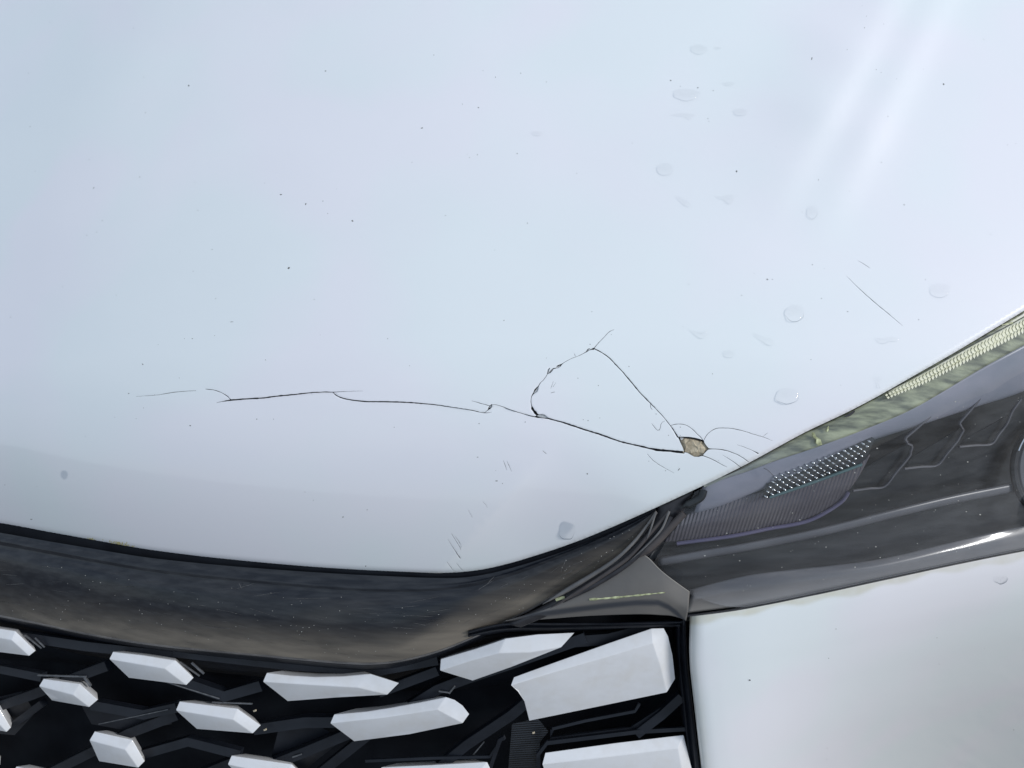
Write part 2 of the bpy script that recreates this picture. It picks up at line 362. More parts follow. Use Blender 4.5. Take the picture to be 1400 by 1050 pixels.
# ------------------------------------------------------------------ bonnet, with its cracks cut through the skin
CR = [  # each crack: (px, py, width in px)
 [(186,542,.3),(215,540,.6),(240,536,.9),(268,534,.5)],
 [(281,532,.6),(289,532.6,1.1),(297,534.5,1),(305,538,1),(311,542,1.1),(316,547,1.4)],
 [(296,550.5,.5),(306,548.5,1.2),(316,547,2),(338,545.3,2),(360,544,2),(380,541.5,1.9),(400,539.6,1.8),(420,537.4,1.5),(440,536,1.4),(455,536,1.2),(475,535.2,.7),(496,534.5,.4)],
 [(455,536,1.2),(459,540,1.4),(465,543.3,1.5),(478,546.5,1.5),(490,548,1.7),(505,549.2,1.8),(530,549.3,1.7),(560,550.3,1.7),(580,552,1.5),(600,554,1.3),(620,557,1.2),(640,560,1.1),(662,564.4,1.1),(672,563.4,.4)],
 [(662,564.4,.6),(667,560.5,1.1),(670,556.5,3.2),(672,554.5,2.6),(673,552.5,.6)],
 [(645,548,.5),(654,550.5,.8),(663,553,.9),(670,555,1)],
 [(672,554.5,.7),(676,552.8,.7),(684,555,.9),(700,561,1.1),(716,566,1.1),(732,570,1.4)],
 [(731,569.8,1.2),(735,569.5,3.5),(739,568.8,5.2),(744,569.6,4.4),(748,571.4,2.6),(752,572.8,1.7),(768,577,2),(780,581,2.2),(792,585,2.2),(800,587.6,2),(820,593.8,2.1),(845,602.6,2.1),(860,606.6,2.1),(880,611,2.4),(888,613,2.3),(898,615,3),(904,615.6,2.6),(920,617,2.6),(936,618.6,3)],
 [(740,569,3.4),(735.5,568,3),(731.5,563.5,3),(728.5,560,3.4),(726.8,555,1.2),(725.8,549,1.2),(726.6,543,1.2),(728.5,539,1.6),(731.5,535.5,3.6),(734,531.5,3.4),(736.5,527.5,1.2),(739,523,.9),(743,519.5,.9),(745.5,516,.9),(748.5,511,1.3),(750,505,2.2),(752,503,1.2)],
 [(749,511,1.2),(753,507.5,3),(756,504,1.4),(759,503.5,1),(763,501.2,3.6),(766,499.5,2.6),(769,497.3,1),(775,493.5,.7),(783,489.3,.6),(790,487,.6),(797,483.5,.9),(803,480,1.4),(807,478,1),(812,476.8,3)],
 [(785,483.5,.5),(786.8,487,.6)],
 [(802,480,1.2),(804,477.5,1.6),(807,476.5,.6)],
 [(812,476.5,1.2),(818,469,.9),(825,462,.8),(832.5,454,.8),(840,450.5,.3)],
 [(812,476.5,1.6),(822,481.5,1.4),(832,488.5,1.4),(840,496.5,1.4),(850,507,1.5),(864,523.5,1.6),(876,538,1.4),(889,551,1.3),(903,565.5,1.2),(912,576,1.2),(920,587,1.3),(927,598,2)],
 [(917,581.8,.6),(924,580,.9),(931,579.8,.9),(938,581.3,.9),(946,586.2,1),(952,592,1),(958,598,.9),(961,601.5,.9)],
 [(962.5,601.5,.7),(966,595,.8),(970,591,.9),(977,586.5,.9),(985,585.2,.9),(998,585.5,.9),(1012,588,.9),(1030,593.5,.8),(1045,598,.6),(1056,602.6,.3)],
 [(1043,597.5,.4),(1046,594.5,.5),(1050,591.5,.3)],
 [(967,613.5,2.4),(972,613.8,1.2),(981,614,1.1),(993,616,1.1),(1006,620.5,1),(1016,626,1),(1024,632,.7)],
 [(959,622.5,1.6),(964,624,1.1),(974,628,1.1),(984,633.5,.9),(994,638.6,.4)],
 [(885,620.5,.4),(891,627.5,.8),(899,634,.7),(910,640.5,.5),(922,647,.3)],
 [(988,622,.3),(997,627.5,.7),(1007,634.5,.9),(1015,640.5,.8)],
 [(1008,608,.3),(1020,612,.6),(1030,616.5,.9),(1037,620.3,1.6)],
 [(1157,377,.3),(1170,390,.6),(1185,404,.8),(1200,417,.9),(1216,430,.8),(1234,445.5,.3)],
 [(1173,356.5,.3),(1183,362,.6),(1189,366.5,.5)],
 [(889,552,.6),(890,558,1),(892,560,.5)], [(891,579,.5),(896,585.5,1.1),(900,588.8,.8),(902.5,586.5,.8),(903.5,580,.7),(906,576.5,.5),(909,575.5,.3)],
 [(688,629,.3),(690.5,636,.7),(693,643,.4)],[(693,630,.3),(696,637,.7),(699.5,644.5,.4)],[(742,616,.5),(745,619,.8),(748,621,.3)],
 [(617,729,.3),(623,739,.7),(629,748,.8),(630,752,.4)],[(612,737,.3),(621,751,.7),(629,763,1.2),(630,764,.3)],[(622,733,.3),(628,741,.6),(631,748,.3)],
 [(611,768,.3),(616,775,.6),(620,780,.3)],[(624,770,.3),(629,776,.6),(633,780,.3)],
 [(660,686,.3),(664,690,.5),(666,694,.3)],[(640,697,.3),(645,706,.5),(646,707,.3)],
 [(757,521,.3),(754,528,.6),(753,531,.3)],[(760,523,.3),(756,529,.5)],[(753,537.5,.4),(756,536.5,.8),(759,536,.3)],
]
HOLE = [(926.6,596.8),(934,597.0),(942,597.2),(950,598.4),(957,600.2),(962.4,602),(963,605),(966,609.5),(969.6,613.6),(966,616.8),(963,620),(960.6,623),(955.5,624.6),(949,624.4),(944.6,622),(940,619.2),(935.4,618.4),(933.4,612),(930.2,605)]
X0, X1, Y0 = -330, 1730, -330
V2, E2, F2 = [], [], []
def addpoly(pts):
    if sum(pts[k - 1][0] * pts[k][1] - pts[k][0] * pts[k - 1][1] for k in range(len(pts))) < 0: pts = pts[::-1]
    b = len(V2); V2.extend(Vector(p) for p in pts); F2.append(list(range(b, b + len(pts))))
CURL = {}; LOOSE = []
outer = [(X0, Y0)]
x = float(X0)
ed = []
while x <= X1: ed.append((x, smooth_edge(x))); x += 5 if 0 <= x <= 1400 else 15
ring = [(X0, Y0)] + ed + [(ed[-1][0], Y0)]
ring = [p for p in ring if p[1] >= Y0]
addpoly(ring)
for c in CR:
    pts = c if len(c) < 3 else resample(c, max(6, int(sum(math.hypot(c[i + 1][0] - c[i][0], c[i + 1][1] - c[i][1]) for i in range(len(c) - 1)) / 3.2)))
    # ragged hairline: a little wander and an uneven width
    P2 = []
    for k, p in enumerate(pts):
        w_ = max(.10, p[2] * .5 * (.72 if p[2] < 1.25 else .88 if p[2] < 2.5 else 1.08) * (1 + .55 * noise.noise(Vector((p[0] * .35, p[1] * .35, 3)))))
        P2.append((p[0] + .35 * noise.noise(Vector((p[0] * .2, p[1] * .2, 9))), p[1] + .35 * noise.noise(Vector((p[0] * .2, p[1] * .2, 5))), w_))
    L_, R_ = [], []
    for k, p in enumerate(P2):
        a = P2[max(0, k - 1)]; b = P2[min(len(P2) - 1, k + 1)]
        dx, dy = b[0] - a[0], b[1] - a[1]; l_ = math.hypot(dx, dy) or 1
        nx, ny = -dy / l_, dx / l_
        L_.append((p[0] + nx * p[2], p[1] + ny * p[2])); R_.append((p[0] - nx * p[2], p[1] - ny * p[2]))
    for k in range(len(P2)):
        a = P2[max(0, k - 1)]; b = P2[min(len(P2) - 1, k + 1)]
        dx, dy = b[0] - a[0], b[1] - a[1]; l_ = math.hypot(dx, dy) or 1; nx, ny = -dy / l_, dx / l_
        q = .30 * min(1, P2[k][2] / 1.0)
        CURL[(round(L_[k][0], 3), round(L_[k][1], 3))] = (-nx * q, -ny * q); CURL[(round(R_[k][0], 3), round(R_[k][1], 3))] = (nx * q, ny * q)
        e = P2[k][2] + 2.4
        LOOSE.append((P2[k][0] + nx * e, P2[k][1] + ny * e)); LOOSE.append((P2[k][0] - nx * e, P2[k][1] - ny * e))
    for k in range(len(P2) - 1): addpoly([L_[k], L_[k + 1], R_[k + 1], R_[k]])
addpoly(HOLE)
slit_ids = set(range(1, len(F2)))
# loose interior points: an even grid, and rows hugging the rolled edge
for k in range(0, 44):
    for o_ in (-1.6, 0, 1.6, 4.5): V2.append(Vector((778 - .644 * k * 5.2 + .765 * o_, 592 + .765 * k * 5.2 * .98 + .644 * o_)))
V2.extend(Vector(p) for p in LOOSE if p[1] < smooth_edge(p[0]) - 2)
y = Y0 + 10
while y < 800:
    x = X0 + 8
    while x < X1 - 4:
        if y < smooth_edge(x) - 13: V2.append(Vector((x + random.uniform(-1, 1), y + random.uniform(-1, 1))))
        x += 11
    y += 11
for off in (1.2, 2.4, 3.8, 5.4, 7.2, 10):
    x = X0 + 3
    while x < X1 - 3:
        V2.append(Vector((x, smooth_edge(x) - off))); x += 7
vo, eo, fo, ov, oe, of = delaunay_2d_cdt(V2, [], F2, 1, 1e-5, True)
print('CDT', len(fo), sum(1 for o_ in of if 0 in o_), sum(1 for o_ in of if set(o_) & slit_ids), len(ring), ring[0], ring[-1])
keep = [k for k, f in enumerate(fo) if 0 in of[k] and not (set(of[k]) & slit_ids)]
bm = bmesh.new(); vm = {}; info = {}
for k in keep:
    q = []
    for i in fo[k]:
        if i not in vm:
            px, py = vo[i]; w = hood_px(px, py)
            vm[i] = bm.verts.new(P(px, py, w)); info[vm[i]] = (px, py)
        q.append(vm[i])
    try: bm.faces.new(q)
    except ValueError: pass
bm.normal_update()
vw = ROT @ Vector((0, 0, 1))
bad = [f for f in bm.faces if f.normal.dot(vw) < 0]
if bad: bmesh.ops.reverse_faces(bm, faces=bad)
def hood_n(px, py):
    e = 1.2
    a, b, c, d = P(px - e, py, hood_px(px - e, py, False)), P(px + e, py, hood_px(px + e, py, False)), P(px, py - e, hood_px(px, py - e, False)), P(px, py + e, hood_px(px, py + e, False))
    n_ = (b - a).cross(c - d); n_.normalize(); 
    if n_.dot(vw) < 0: n_ = -n_
    # tilt of the raised / sunk lips beside the main crack
    g1 = crack_step(px, py + .2); g0 = crack_step(px, py - .2)
    if abs(g1 - g0) < 2e-5: n_ = (n_ + ROT @ Vector((0, (g1 - g0) / (.4 * PX), 0))).normalized()
    return n_
nrm = {v: hood_n(*info[v]) for v in bm.verts}
for v in nrm:
    q = CURL.get((round(info[v][0], 3), round(info[v][1], 3)))
    if q: nrm[v] = (nrm[v] + ROT @ Vector((q[0], -q[1], 0))).normalized()
top_faces = set(bm.faces)
be = [e for e in bm.edges if e.is_boundary]
ret = bmesh.ops.extrude_edge_only(bm, edges=be)
nv = [v for v in ret['geom'] if isinstance(v, bmesh.types.BMVert)]
bm.verts.index_update()
import collections
for v in nv:
    src = None
    for e in v.link_edges:
        o_ = e.other_vert(v)
        if o_ in info: src = o_; break
    px, py = info[src]
    if py > smooth_edge(px) - 1.0: dep = .009
    elif py < Y0 + 2 or px < X0 + 2 or px > X1 - 8: dep = .009
    else: dep = .0016
    v.co -= vw * dep
for f in bm.faces:
    if f in top_faces: f.material_index = 0
    else:
        px, py = None, None
        for v in f.verts:
            if v in info: px, py = info[v]
        f.material_index = 0 if (py > smooth_edge(px) - 1 or py < Y0 + 2 or px < X0 + 2 or px > X1 - 8) else 1
bm.faces.index_update(); bm.normal_update()
norms = []; dl = []
for v in bm.verts: 
    if v in info:
        px, py = info[v]
        d = smooth_edge(px) - py
        # yellow grime caught at the front edge
        q = .9 * math.exp(-((px - 165) / 14) ** 2) * math.exp(-(d / 3.0) ** 2) + .6 * math.exp(-((px - 123) / 5) ** 2) * math.exp(-(d / 2.5) ** 2)
        q += .35 * math.exp(-((px - 610) / 45) ** 2) * math.exp(-(d / 3) ** 2) + .10 * math.exp(-d / 5)
        dl.append(q)
    else: dl.append(.2)
for f in bm.faces:
    for v in f.verts: norms.append(nrm[v] if f in top_faces else f.normal.copy())
me = bpy.data.meshes.new('bonnet'); bm.to_mesh(me); bm.free()
me.materials.append(M['paint']); me.materials.append(M['crack'])
at = me.attributes.new('dust', 'FLOAT', 'POINT'); at.data.foreach_set('value', dl)
me.shade_smooth(); me.normals_split_custom_set(norms)
bonnet = link('bonnet', me, None, car, origin=False)
bonnet['label'] = 'white bonnet with long branching cracks and a chipped hole'

def sheet(name, x0, x1, y0, y1, st, dz, m, parent):
    b = bmesh.new(); xs = [x0 + (x1 - x0) * k / round((x1 - x0) / st) for k in range(round((x1 - x0) / st) + 1)]
    ys = [y0 + (y1 - y0) * k / round((y1 - y0) / st) for k in range(round((y1 - y0) / st) + 1)]
    v = [[b.verts.new(P(x, y, hood_flat(x, y) + crack_step(x, y) - dz)) for x in xs] for y in ys]
    for i in range(len(ys) - 1):
        for j in range(len(xs) - 1): b.faces.new((v[i][j], v[i + 1][j], v[i + 1][j + 1], v[i][j + 1]))
    o = link(name, b, m, parent); md = o.modifiers.new('thickness', 'SOLIDIFY'); md.thickness = .001; md.offset = -1
    return o
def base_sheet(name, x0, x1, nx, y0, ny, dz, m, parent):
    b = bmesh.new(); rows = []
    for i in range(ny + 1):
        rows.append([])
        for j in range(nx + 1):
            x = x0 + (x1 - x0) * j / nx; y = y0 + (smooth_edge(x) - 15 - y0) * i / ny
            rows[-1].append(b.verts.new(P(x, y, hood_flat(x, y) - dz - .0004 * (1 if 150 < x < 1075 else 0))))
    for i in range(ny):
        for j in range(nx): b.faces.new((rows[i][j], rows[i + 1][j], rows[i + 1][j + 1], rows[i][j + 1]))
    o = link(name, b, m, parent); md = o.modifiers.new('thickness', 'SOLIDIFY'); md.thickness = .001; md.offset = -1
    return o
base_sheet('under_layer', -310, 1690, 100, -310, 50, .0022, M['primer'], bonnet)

# the exposed beige filler in the chipped hole: an uneven broken surface
def filler():
    b = bmesh.new(); c = (948, 610)
    out_ = [(929.6,599.2),(936,598.8),(943,599.4),(950,600.4),(957,602.4),(962,604.6),(966.6,610.5),(969.4,614.4),(965,619),(960.6,624.2),(955.5,625.6),(949,625.4),(943.6,623),(938,620),(936,617.5),(933.6,611),(930.5,604)]
    cre = [(937,607,.00025),(940,611,-.0001),(944,613.5,.0001),(951,609.5,.00045),(957,607,.0003),(958,613,.0004),(952,618,.0003),(946,619,.0001),(948,604,.0002),(963,613,.0002)]
    pts = [Vector((p[0], p[1])) for p in out_] + [Vector((p[0], p[1])) for p in cre] + [Vector((random.uniform(934, 964), random.uniform(601, 621))) for _ in range(26)]
    hh = [-.0006] * len(out_) + [p[2] for p in cre] + [None] * 26
    v_, e_, f_, a1, a2, a3 = delaunay_2d_cdt(pts, [], [list(range(len(out_)))], 1, 1e-5, True)
    vs = []
    for k, p in enumerate(v_):
        i = a1[k][0] if a1[k] else 0
        h = hh[i] if hh[i] is not None else .00015 + .0004 * noise.noise(Vector((p[0] * .12, p[1] * .2, 0))) + .0002 * noise.noise(Vector((p[0] * .4, p[1] * .4, 4)))
        vs.append(b.verts.new(P(p[0], p[1], hood_flat(p[0], p[1]) - .0009 + h * 1.9)))
    for q in f_: b.faces.new([vs[i] for i in q])
    bmesh.ops.subdivide_edges(b, edges=b.edges[:], cuts=2, use_grid_fill=True)
    b.normal_update()
    if sum(q.normal.dot(vw) for q in b.faces) < 0: bmesh.ops.reverse_faces(b, faces=b.faces[:])
    o = link('exposed_filler', b, M['filler'], bonnet, angle=14); md = o.modifiers.new('thickness', 'SOLIDIFY'); md.thickness = .0008; md.offset = -1
    o['label'] = 'beige filler showing in the chipped hole'
filler()
# little flakes of paint still clinging along the loop crack
for fl in ([(734,568.6),(738,566.3),(743,566.6),(748.5,569.6),(749.6,571.6),(744,571.3),(738,570.4)],
           [(729.4,537.4),(732.4,533.4),(735.8,528.6),(736.6,530),(734.6,534.4),(731,538.6)],
           [(748.6,510.6),(749,504.8),(751,502.2),(754,502.4),(756,504.6),(752.4,508),(750,511)],
           [(758,503),(760.8,500.8),(763.6,501),(766,499),(765,502),(761,503.6)],
           [(929.4,597.9),(935,598.6),(933,601),(931,602.2)],
           [(668,557.6),(670.8,554.2),(673.2,554.4),(671.6,557.2)]):
    o = prism('paint_flake', fl, lambda x, y: hood_flat(x, y) - .0005 + .0005 * noise.noise(Vector((x * .5, y * .5, 1))), .0005, M['flake'], bonnet)

# ------------------------------------------------------------------ smoked trim strip under the bonnet edge
TRB = [(-330, 786), (-150, 812), (0, 841), (60, 853), (120, 866), (200, 879), (280, 888), (350, 894.5), (420, 901), (470, 905), (510, 906), (550, 902), (600, 889), (650, 869), (690, 850), (730, 829.5), (780, 800), (820, 779), (850, 759), (872, 739), (888, 718), (897, 701)]
XS = [-330, -150, 0, 60, 120, 200, 280, 350, 420, 470, 510, 550, 590, 632, 670, 710, 750, 790, 830, 862, 884, 896]
def tr_w(px, py):
    b = ip(TRB, px) if px < 897 else 700; a = smooth_edge(px); t = max(0, min(1.05, (py - a) / max(12, b - a)))
    return w_edge_s(px) - .0055 - .017 * t ** 2.4 * min(1, (b - a) / 90)
def trp(x, t, dw=0.):
    # t=0 top edge, t=1 the lower lip; matched by position along the strip
    k = XS.index(x); bx, by = TRB[k]; a = (x, smooth_edge(x) + 1.5)
    px, py = a[0] + (bx - a[0]) * t, a[1] + (by - a[1]) * t
    drop = min(1, (by - a[1]) / 90)
    return (px, py, w_edge_s(a[0]) - .0055 - .019 * t ** 2.4 * drop + dw)
def tr_dust_reflect(px, py, r):
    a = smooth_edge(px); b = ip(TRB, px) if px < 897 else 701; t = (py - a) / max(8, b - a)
    q = .95 * sst(.55, 1.0, t) * sst(-200, 300, px) + .35 * sst(.78, 1, t)  # ground reflection painted brown towards the lower edge, mixed with dust
    # the lighter brown plane right of the fold
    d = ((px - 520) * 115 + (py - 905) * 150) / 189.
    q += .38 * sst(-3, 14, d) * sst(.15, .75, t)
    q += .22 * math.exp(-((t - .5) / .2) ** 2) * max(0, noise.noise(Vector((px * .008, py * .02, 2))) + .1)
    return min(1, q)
idx = XS
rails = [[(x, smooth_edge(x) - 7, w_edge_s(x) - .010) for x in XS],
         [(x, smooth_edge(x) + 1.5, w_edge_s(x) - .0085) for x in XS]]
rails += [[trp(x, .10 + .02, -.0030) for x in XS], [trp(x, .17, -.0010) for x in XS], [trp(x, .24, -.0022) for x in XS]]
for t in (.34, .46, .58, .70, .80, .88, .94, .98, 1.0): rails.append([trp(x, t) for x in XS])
trim = loft('trim_strip', rails, M['trim'], car, n=170, span=3, dust=tr_dust_reflect, thick=.0012)
trim['label'] = 'smoked gloss strip with dust and painted ground reflection at the lower edge and fine scratches'
loft('gap_dark_strip', [[(x, smooth_edge(x) - 6, w_edge_s(x) - .0085) for x in XS], [(x, smooth_edge(x) + 2, w_edge_s(x) - .0062) for x in XS],
                     [(x, smooth_edge(x) + 2 + 8 * (1 - .6 * sst(0, 500, x)), w_edge_s(x) - .0072) for x in XS], [(x, smooth_edge(x) + 4 + 10 * (1 - .6 * sst(0, 500, x)), w_edge_s(x) - .0105) for x in XS]], M['void'], trim, n=150, span=3, thick=.001)  # matt black strip added to darken the gap under the bonnet
def trb_off(dy, dw):
    return [(bx, by + dy, trp(x, 1.0)[2] + dw) for x, (bx, by) in zip(XS, TRB)]
loft('trim_lip', [trb_off(-1.2, -.0008), trb_off(.6, .0006), trb_off(2.4, -.0008), trb_off(3.0, -.006)], M['lip'], trim, n=170, span=2, thick=.001)
loft('trim_underside', [trb_off(2.6, -.003), trb_off(6, -.010), trb_off(14, -.030), trb_off(30, -.045)], M['black'], trim, n=120, span=2)

CX = (-330, 0, 300, 620, 800, 950, 1200, 1400, 1720)
def car_w(x, y): return min(w_edge_s(x) - .05, front(x, y) - .05) - .03 * sst(800, 1000, x)
loft('front_carrier', [[(x, smooth_edge(x) - 25, w_edge_s(x) - .03 - .025 * sst(800, 1000, x)) for x in CX], [(x, smooth_edge(x) + 60, car_w(x, smooth_edge(x) + 60)) for x in CX],
                       [(x, max(900, smooth_edge(x) + 160), car_w(x, max(900, smooth_edge(x) + 160))) for x in CX]], M['void'], car, n=60, span=6)
# ------------------------------------------------------------------ seals that run up between strip, corner panel and lamp
def sw(px, py, k): return front(px, py) + k
def bead(name, pts, m, r, k=-.004, parent=car, n=40, flat=.7):
    rr_ = r if callable(r) else (lambda t: r)
    return bar(name, [(x, y, sw(x, y, k)) for x, y in pts], lambda t: rr_(t) * min(1, .12 + t * 4), m, parent, n=n, flat=flat, sides=8, angle=60)
seal = loft('corner_seal', [[(x, y, sw(x, y, -.010)) for x, y in [(690, 852), (735, 832), (790, 800), (840, 768), (872, 740), (890, 712), (902, 690)]],
                            [(x, y, sw(x, y, -.007)) for x, y in [(700, 855), (745, 833), (800, 801), (850, 771), (884, 742), (905, 715), (922, 684)]],
                            [(x, y, sw(x, y, -.009)) for x, y in [(712, 858), (757, 838), (812, 808), (866, 776), (900, 748), (925, 718), (948, 672)]]], M['rubber'], car, n=60, span=4)
seal['label'] = 'black rubber joint between trim strip and headlight'

bead('seal_lip', [(742, 826), (790, 798), (836, 769), (862, 746), (882, 722), (897, 700)], M['lip'], lambda t: .0022 - .0014 * t, -.0052, seal)
bead('seal_lip', [(752, 832), (800, 803), (848, 771), (868, 754), (890, 728), (905, 711), (914, 701)], M['rubber_brown'], lambda t: .0016 - .0003 * t, -.0045, seal)
bead('seal_lip', [(770, 824), (830, 790), (862, 768), (886, 745), (908, 722), (917, 706)], M['rubber'], .0019, -.0048, seal)
bead('seal_lip', [(862, 766), (884, 746), (904, 724), (913, 704), (915, 699)], M['lip'], lambda t: .0005 + .0004 * t, -.0030, seal)
bead('seal_lip', [(870, 764), (896, 742), (918, 719), (935, 702)], M['rubber_brown'], lambda t: .0030 - .0004 * t, -.0048, seal)
bead('seal_lip', [(884, 738), (890, 722), (896, 703)], M['lip'], .0007, -.0035, seal)
bead('seal_lip', [(932, 694), (944, 688), (958, 680), (962, 670)], M['house'], .0028, -.0055, seal)

# ------------------------------------------------------------------ grey corner panel between trim, lamp and grille
def cw(px, py, k=-.008): return front(px, py) + k
cr_top = [(700, 846), (745, 832), (775, 817), (820, 793), (858, 770), (876, 759), (886, 762), (905, 781), (930, 800), (943, 809)]
cr_mid = [(692, 849), (745, 837), (790, 826), (830, 818), (864, 812), (886, 810), (903, 813), (918, 820), (932, 828), (941, 833)]
cr_low = [(690, 850), (740, 847), (790, 843), (830, 841), (864, 840), (886, 840), (903, 841), (918, 842), (932, 846), (938, 849)]
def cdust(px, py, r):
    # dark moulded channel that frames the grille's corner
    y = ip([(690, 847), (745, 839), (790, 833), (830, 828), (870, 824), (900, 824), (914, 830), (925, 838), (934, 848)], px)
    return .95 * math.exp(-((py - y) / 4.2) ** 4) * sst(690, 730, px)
corner = loft('corner_panel', [[(x, y, cw(x, y)) for x, y in cr_top], [(x, y, cw(x, y) + .0015) for x, y in cr_mid], [(x, y, cw(x, y) - .003) for x, y in cr_low]],
              M['corner'], car, n=110, span=14, dust=cdust, thick=.0005)
corner['label'] = 'grey satin corner panel beside the headlight'
bar('corner_sealant', [(x, y, cw(x, y) + .0016) for x, y in [(806, 819.5), (830, 817.8), (860, 815), (885, 812.5), (909, 810)]], lambda t: (.0008 - .0004 * t) * (1 + .5 * math.sin(t * 31) * math.sin(t * 13)), M['sealant'], corner, n=30, flat=.6)
bar('corner_sealant', [(x, y, cw(x, y) + .0016) for x, y in [(760, 820), (766, 818), (772, 816.5)]], .0012, M['sealant'], corner, n=8, flat=.6)

# ------------------------------------------------------------------ headlight
LB = [(935, 842), (1010, 832.5), (1100, 815), (1200, 793.5), (1300, 772), (1400, 752), (1560, 722), (1720, 690)]    # lower edge of the lens
def lens_w(px, py):
    a = smooth_edge(px); b = ip(LB, px); t = max(-.1, min(1.1, (py - a) / (b - a)))
    base = w_edge_s(px) - .006
    h = (b - a) * PX
    return base - .10 * h * t - h * .50 * sst(.10, 1.25, t) - .0008
head = loft('headlight', [[(884, 768, cw(884, 768) - .012), (940, 700, lens_w(940, 700) - .035), (1100, 605, lens_w(1100, 605) - .035), (1400, 440, lens_w(1400, 440) - .035), (1720, 240, lens_w(1700, 250) - .035)],
                          [(905, 790, lens_w(905, 790) - .02), (960, 745, lens_w(960, 745) - .03), (1100, 700, lens_w(1100, 700) - .035), (1400, 600, lens_w(1400, 600) - .04), (1720, 480, lens_w(1700, 480) - .04)],
                          [(935, 850, lens_w(935, 842) - .02), (1010, 840, lens_w(1010, 832) - .02), (1100, 824, lens_w(1100, 815) - .02), (1400, 760, lens_w(1400, 752) - .02), (1720, 698, lens_w(1700, 692) - .02)]],
            M['house'], car, n=80, span=8, thick=.002)
head.name = 'headlight'
head['label'] = 'clear headlight with studded reflector and upper edge painted with residue and reflections'
def lp(pts, k): return [(x, y, lens_w(x, y) + k) for x, y in pts]
# lens skin
XL = [950, 980, 1020, 1060, 1100, 1160, 1220, 1280, 1340, 1400, 1560, 1720]
def lrail(t):
    r = []
    for k, x in enumerate(XL):
        a = (x, smooth_edge(x) + 3); bx = 893 + (x - 950) * (1720 - 893) / 770 if False else x - 60 * math.exp(-(x - 950) / 60)
        b = (bx, ip([(880, 768), (900, 782), (943, 812)] + LB[1:], bx) if bx < 1010 else ip(LB, bx)); 
        px, py = a[0] + (b[0] - a[0]) * t, a[1] + (b[1] - a[1]) * t
        r.append((px, py, lens_w(px, py)))
    return r
def ldust(px, py, r):
    a = smooth_edge(px); t = (py - a) / (ip(LB, px) - a)
    q = .14 * sst(.86, .97, t) + .05 * sst(.6, .8, t)
    return q
lens = loft('lens', [lrail(t) for t in (0, .1, .2, .32, .45, .6, .75, .88, .96, 1.0)], M['lens'], head, n=120, span=3, dust=ldust, thick=.0)
# upper edge band: residue and tree reflection painted olive; then painted sky reflection
BA = [(962, 664), (985, 656), (1020, 645), (1060, 630), (1100, 617), (1140, 603), (1180, 588), (1250, 558), (1340, 505), (1400, 472), (1560, 385), (1720, 295)]
BB = [(950, 700), (985, 690), (1030, 672), (1075, 655), (1110, 640), (1150, 618), (1190, 601), (1250, 582), (1340, 552), (1400, 532), (1560, 468), (1720, 400)]
BAx = [p[0] for p in BA]
def edge_grey(px, py, r): return .9 * (1 - sst(960, 1120, px)) + .15  # band turns greyer towards its left end
loft('lens_edge', [[(x, smooth_edge(x) + 1, lens_w(x, smooth_edge(x)) - .004) for x in BAx],
                   [(x, smooth_edge(x) * .6 + y * .4, lens_w(x, y) - .0006) for x, y in BA], [(x, y, lens_w(x, y) - .0018) for x, y in BA]], M['film'], head, n=140, span=4, dust=edge_grey)
loft('sky_reflect', [[(x, y, lens_w(x, y) - .0022) for x, y in BA], [((a[0] + b[0]) / 2, (a[1] + b[1]) / 2, lens_w((a[0] + b[0]) / 2, (a[1] + b[1]) / 2) - .0040) for a, b in zip(BA, BB)],
               [(x, y, lens_w(x, y) - .0085) for x, y in BB], [(x, y + 2, lens_w(x, y) - .018) for x, y in BB]], M['sky_reflect'], head, n=120, span=4)
# ribbed bright strip on the right of the upper edge: each rib its own raised wedge
k = 0; s = 0.
RA, RB = [(1215, 536), (1260, 513), (1330, 474), (1400, 436), (1560, 345), (1700, 265)], [(1218, 542), (1262, 524), (1330, 489), (1400, 453), (1560, 366), (1700, 286)]
loft('rib_base', [[(x, y - 1.5, lens_w(x, y) - .0012) for x, y in RA], [(x, y, lens_w(x, y) + .0001) for x, y in RA], [(x, y, lens_w(x, y) + .0001) for x, y in RB], [(x, y + 1.5, lens_w(x, y) - .0012) for x, y in RB]], M['rib'], head, n=60, span=2)
x = 1210.
while x < 1560:
    for lane in (0, 1):
        ya, yb = ip(RA, x), ip(RB, x); h = (yb - ya) / 2; y0 = ya + lane * h; xx = x + lane * 2.2
        poly = [(xx, y0 + h * .5), (xx + 2.2, y0 - .3), (xx + 4.2, y0 + h * .35), (xx + 2.4, y0 + h * 1.05)]
        prism('lens_rib', poly, lambda a, b: lens_w(a, b) + .0010, .0010, M['rib'], head)
    x += 4.7
prism('rubber_stop', [(1154, 569), (1160, 566), (1168, 560), (1169, 563), (1163, 568.5), (1157, 570.5)], lambda a, b: lens_w(a, b) + .0015, .003, M['rubber'], head)
# yellow residue splashes on the edge
for pl in ([(1110, 592), (1113, 591), (1116, 597), (1122, 601), (1124, 608), (1119, 609), (1115, 606), (1116, 601), (1112, 598)],
           [(1131, 584), (1133, 582), (1133, 588), (1131, 591), (1130, 589)], [(1368, 444), (1385, 440), (1385, 442), (1370, 445)]):
    prism('sealant_blob', pl, lambda a, b: lens_w(a, b) + .0008, .0006, M['sealant'], head, bevel=.0002)
bar('fibre', [(1044, 640, lens_w(1044, 640) + .001), (1050, 643, lens_w(1050, 643) + .0016), (1057, 650, lens_w(1057, 650) + .001)], .00022, M['guide'], head, n=10)
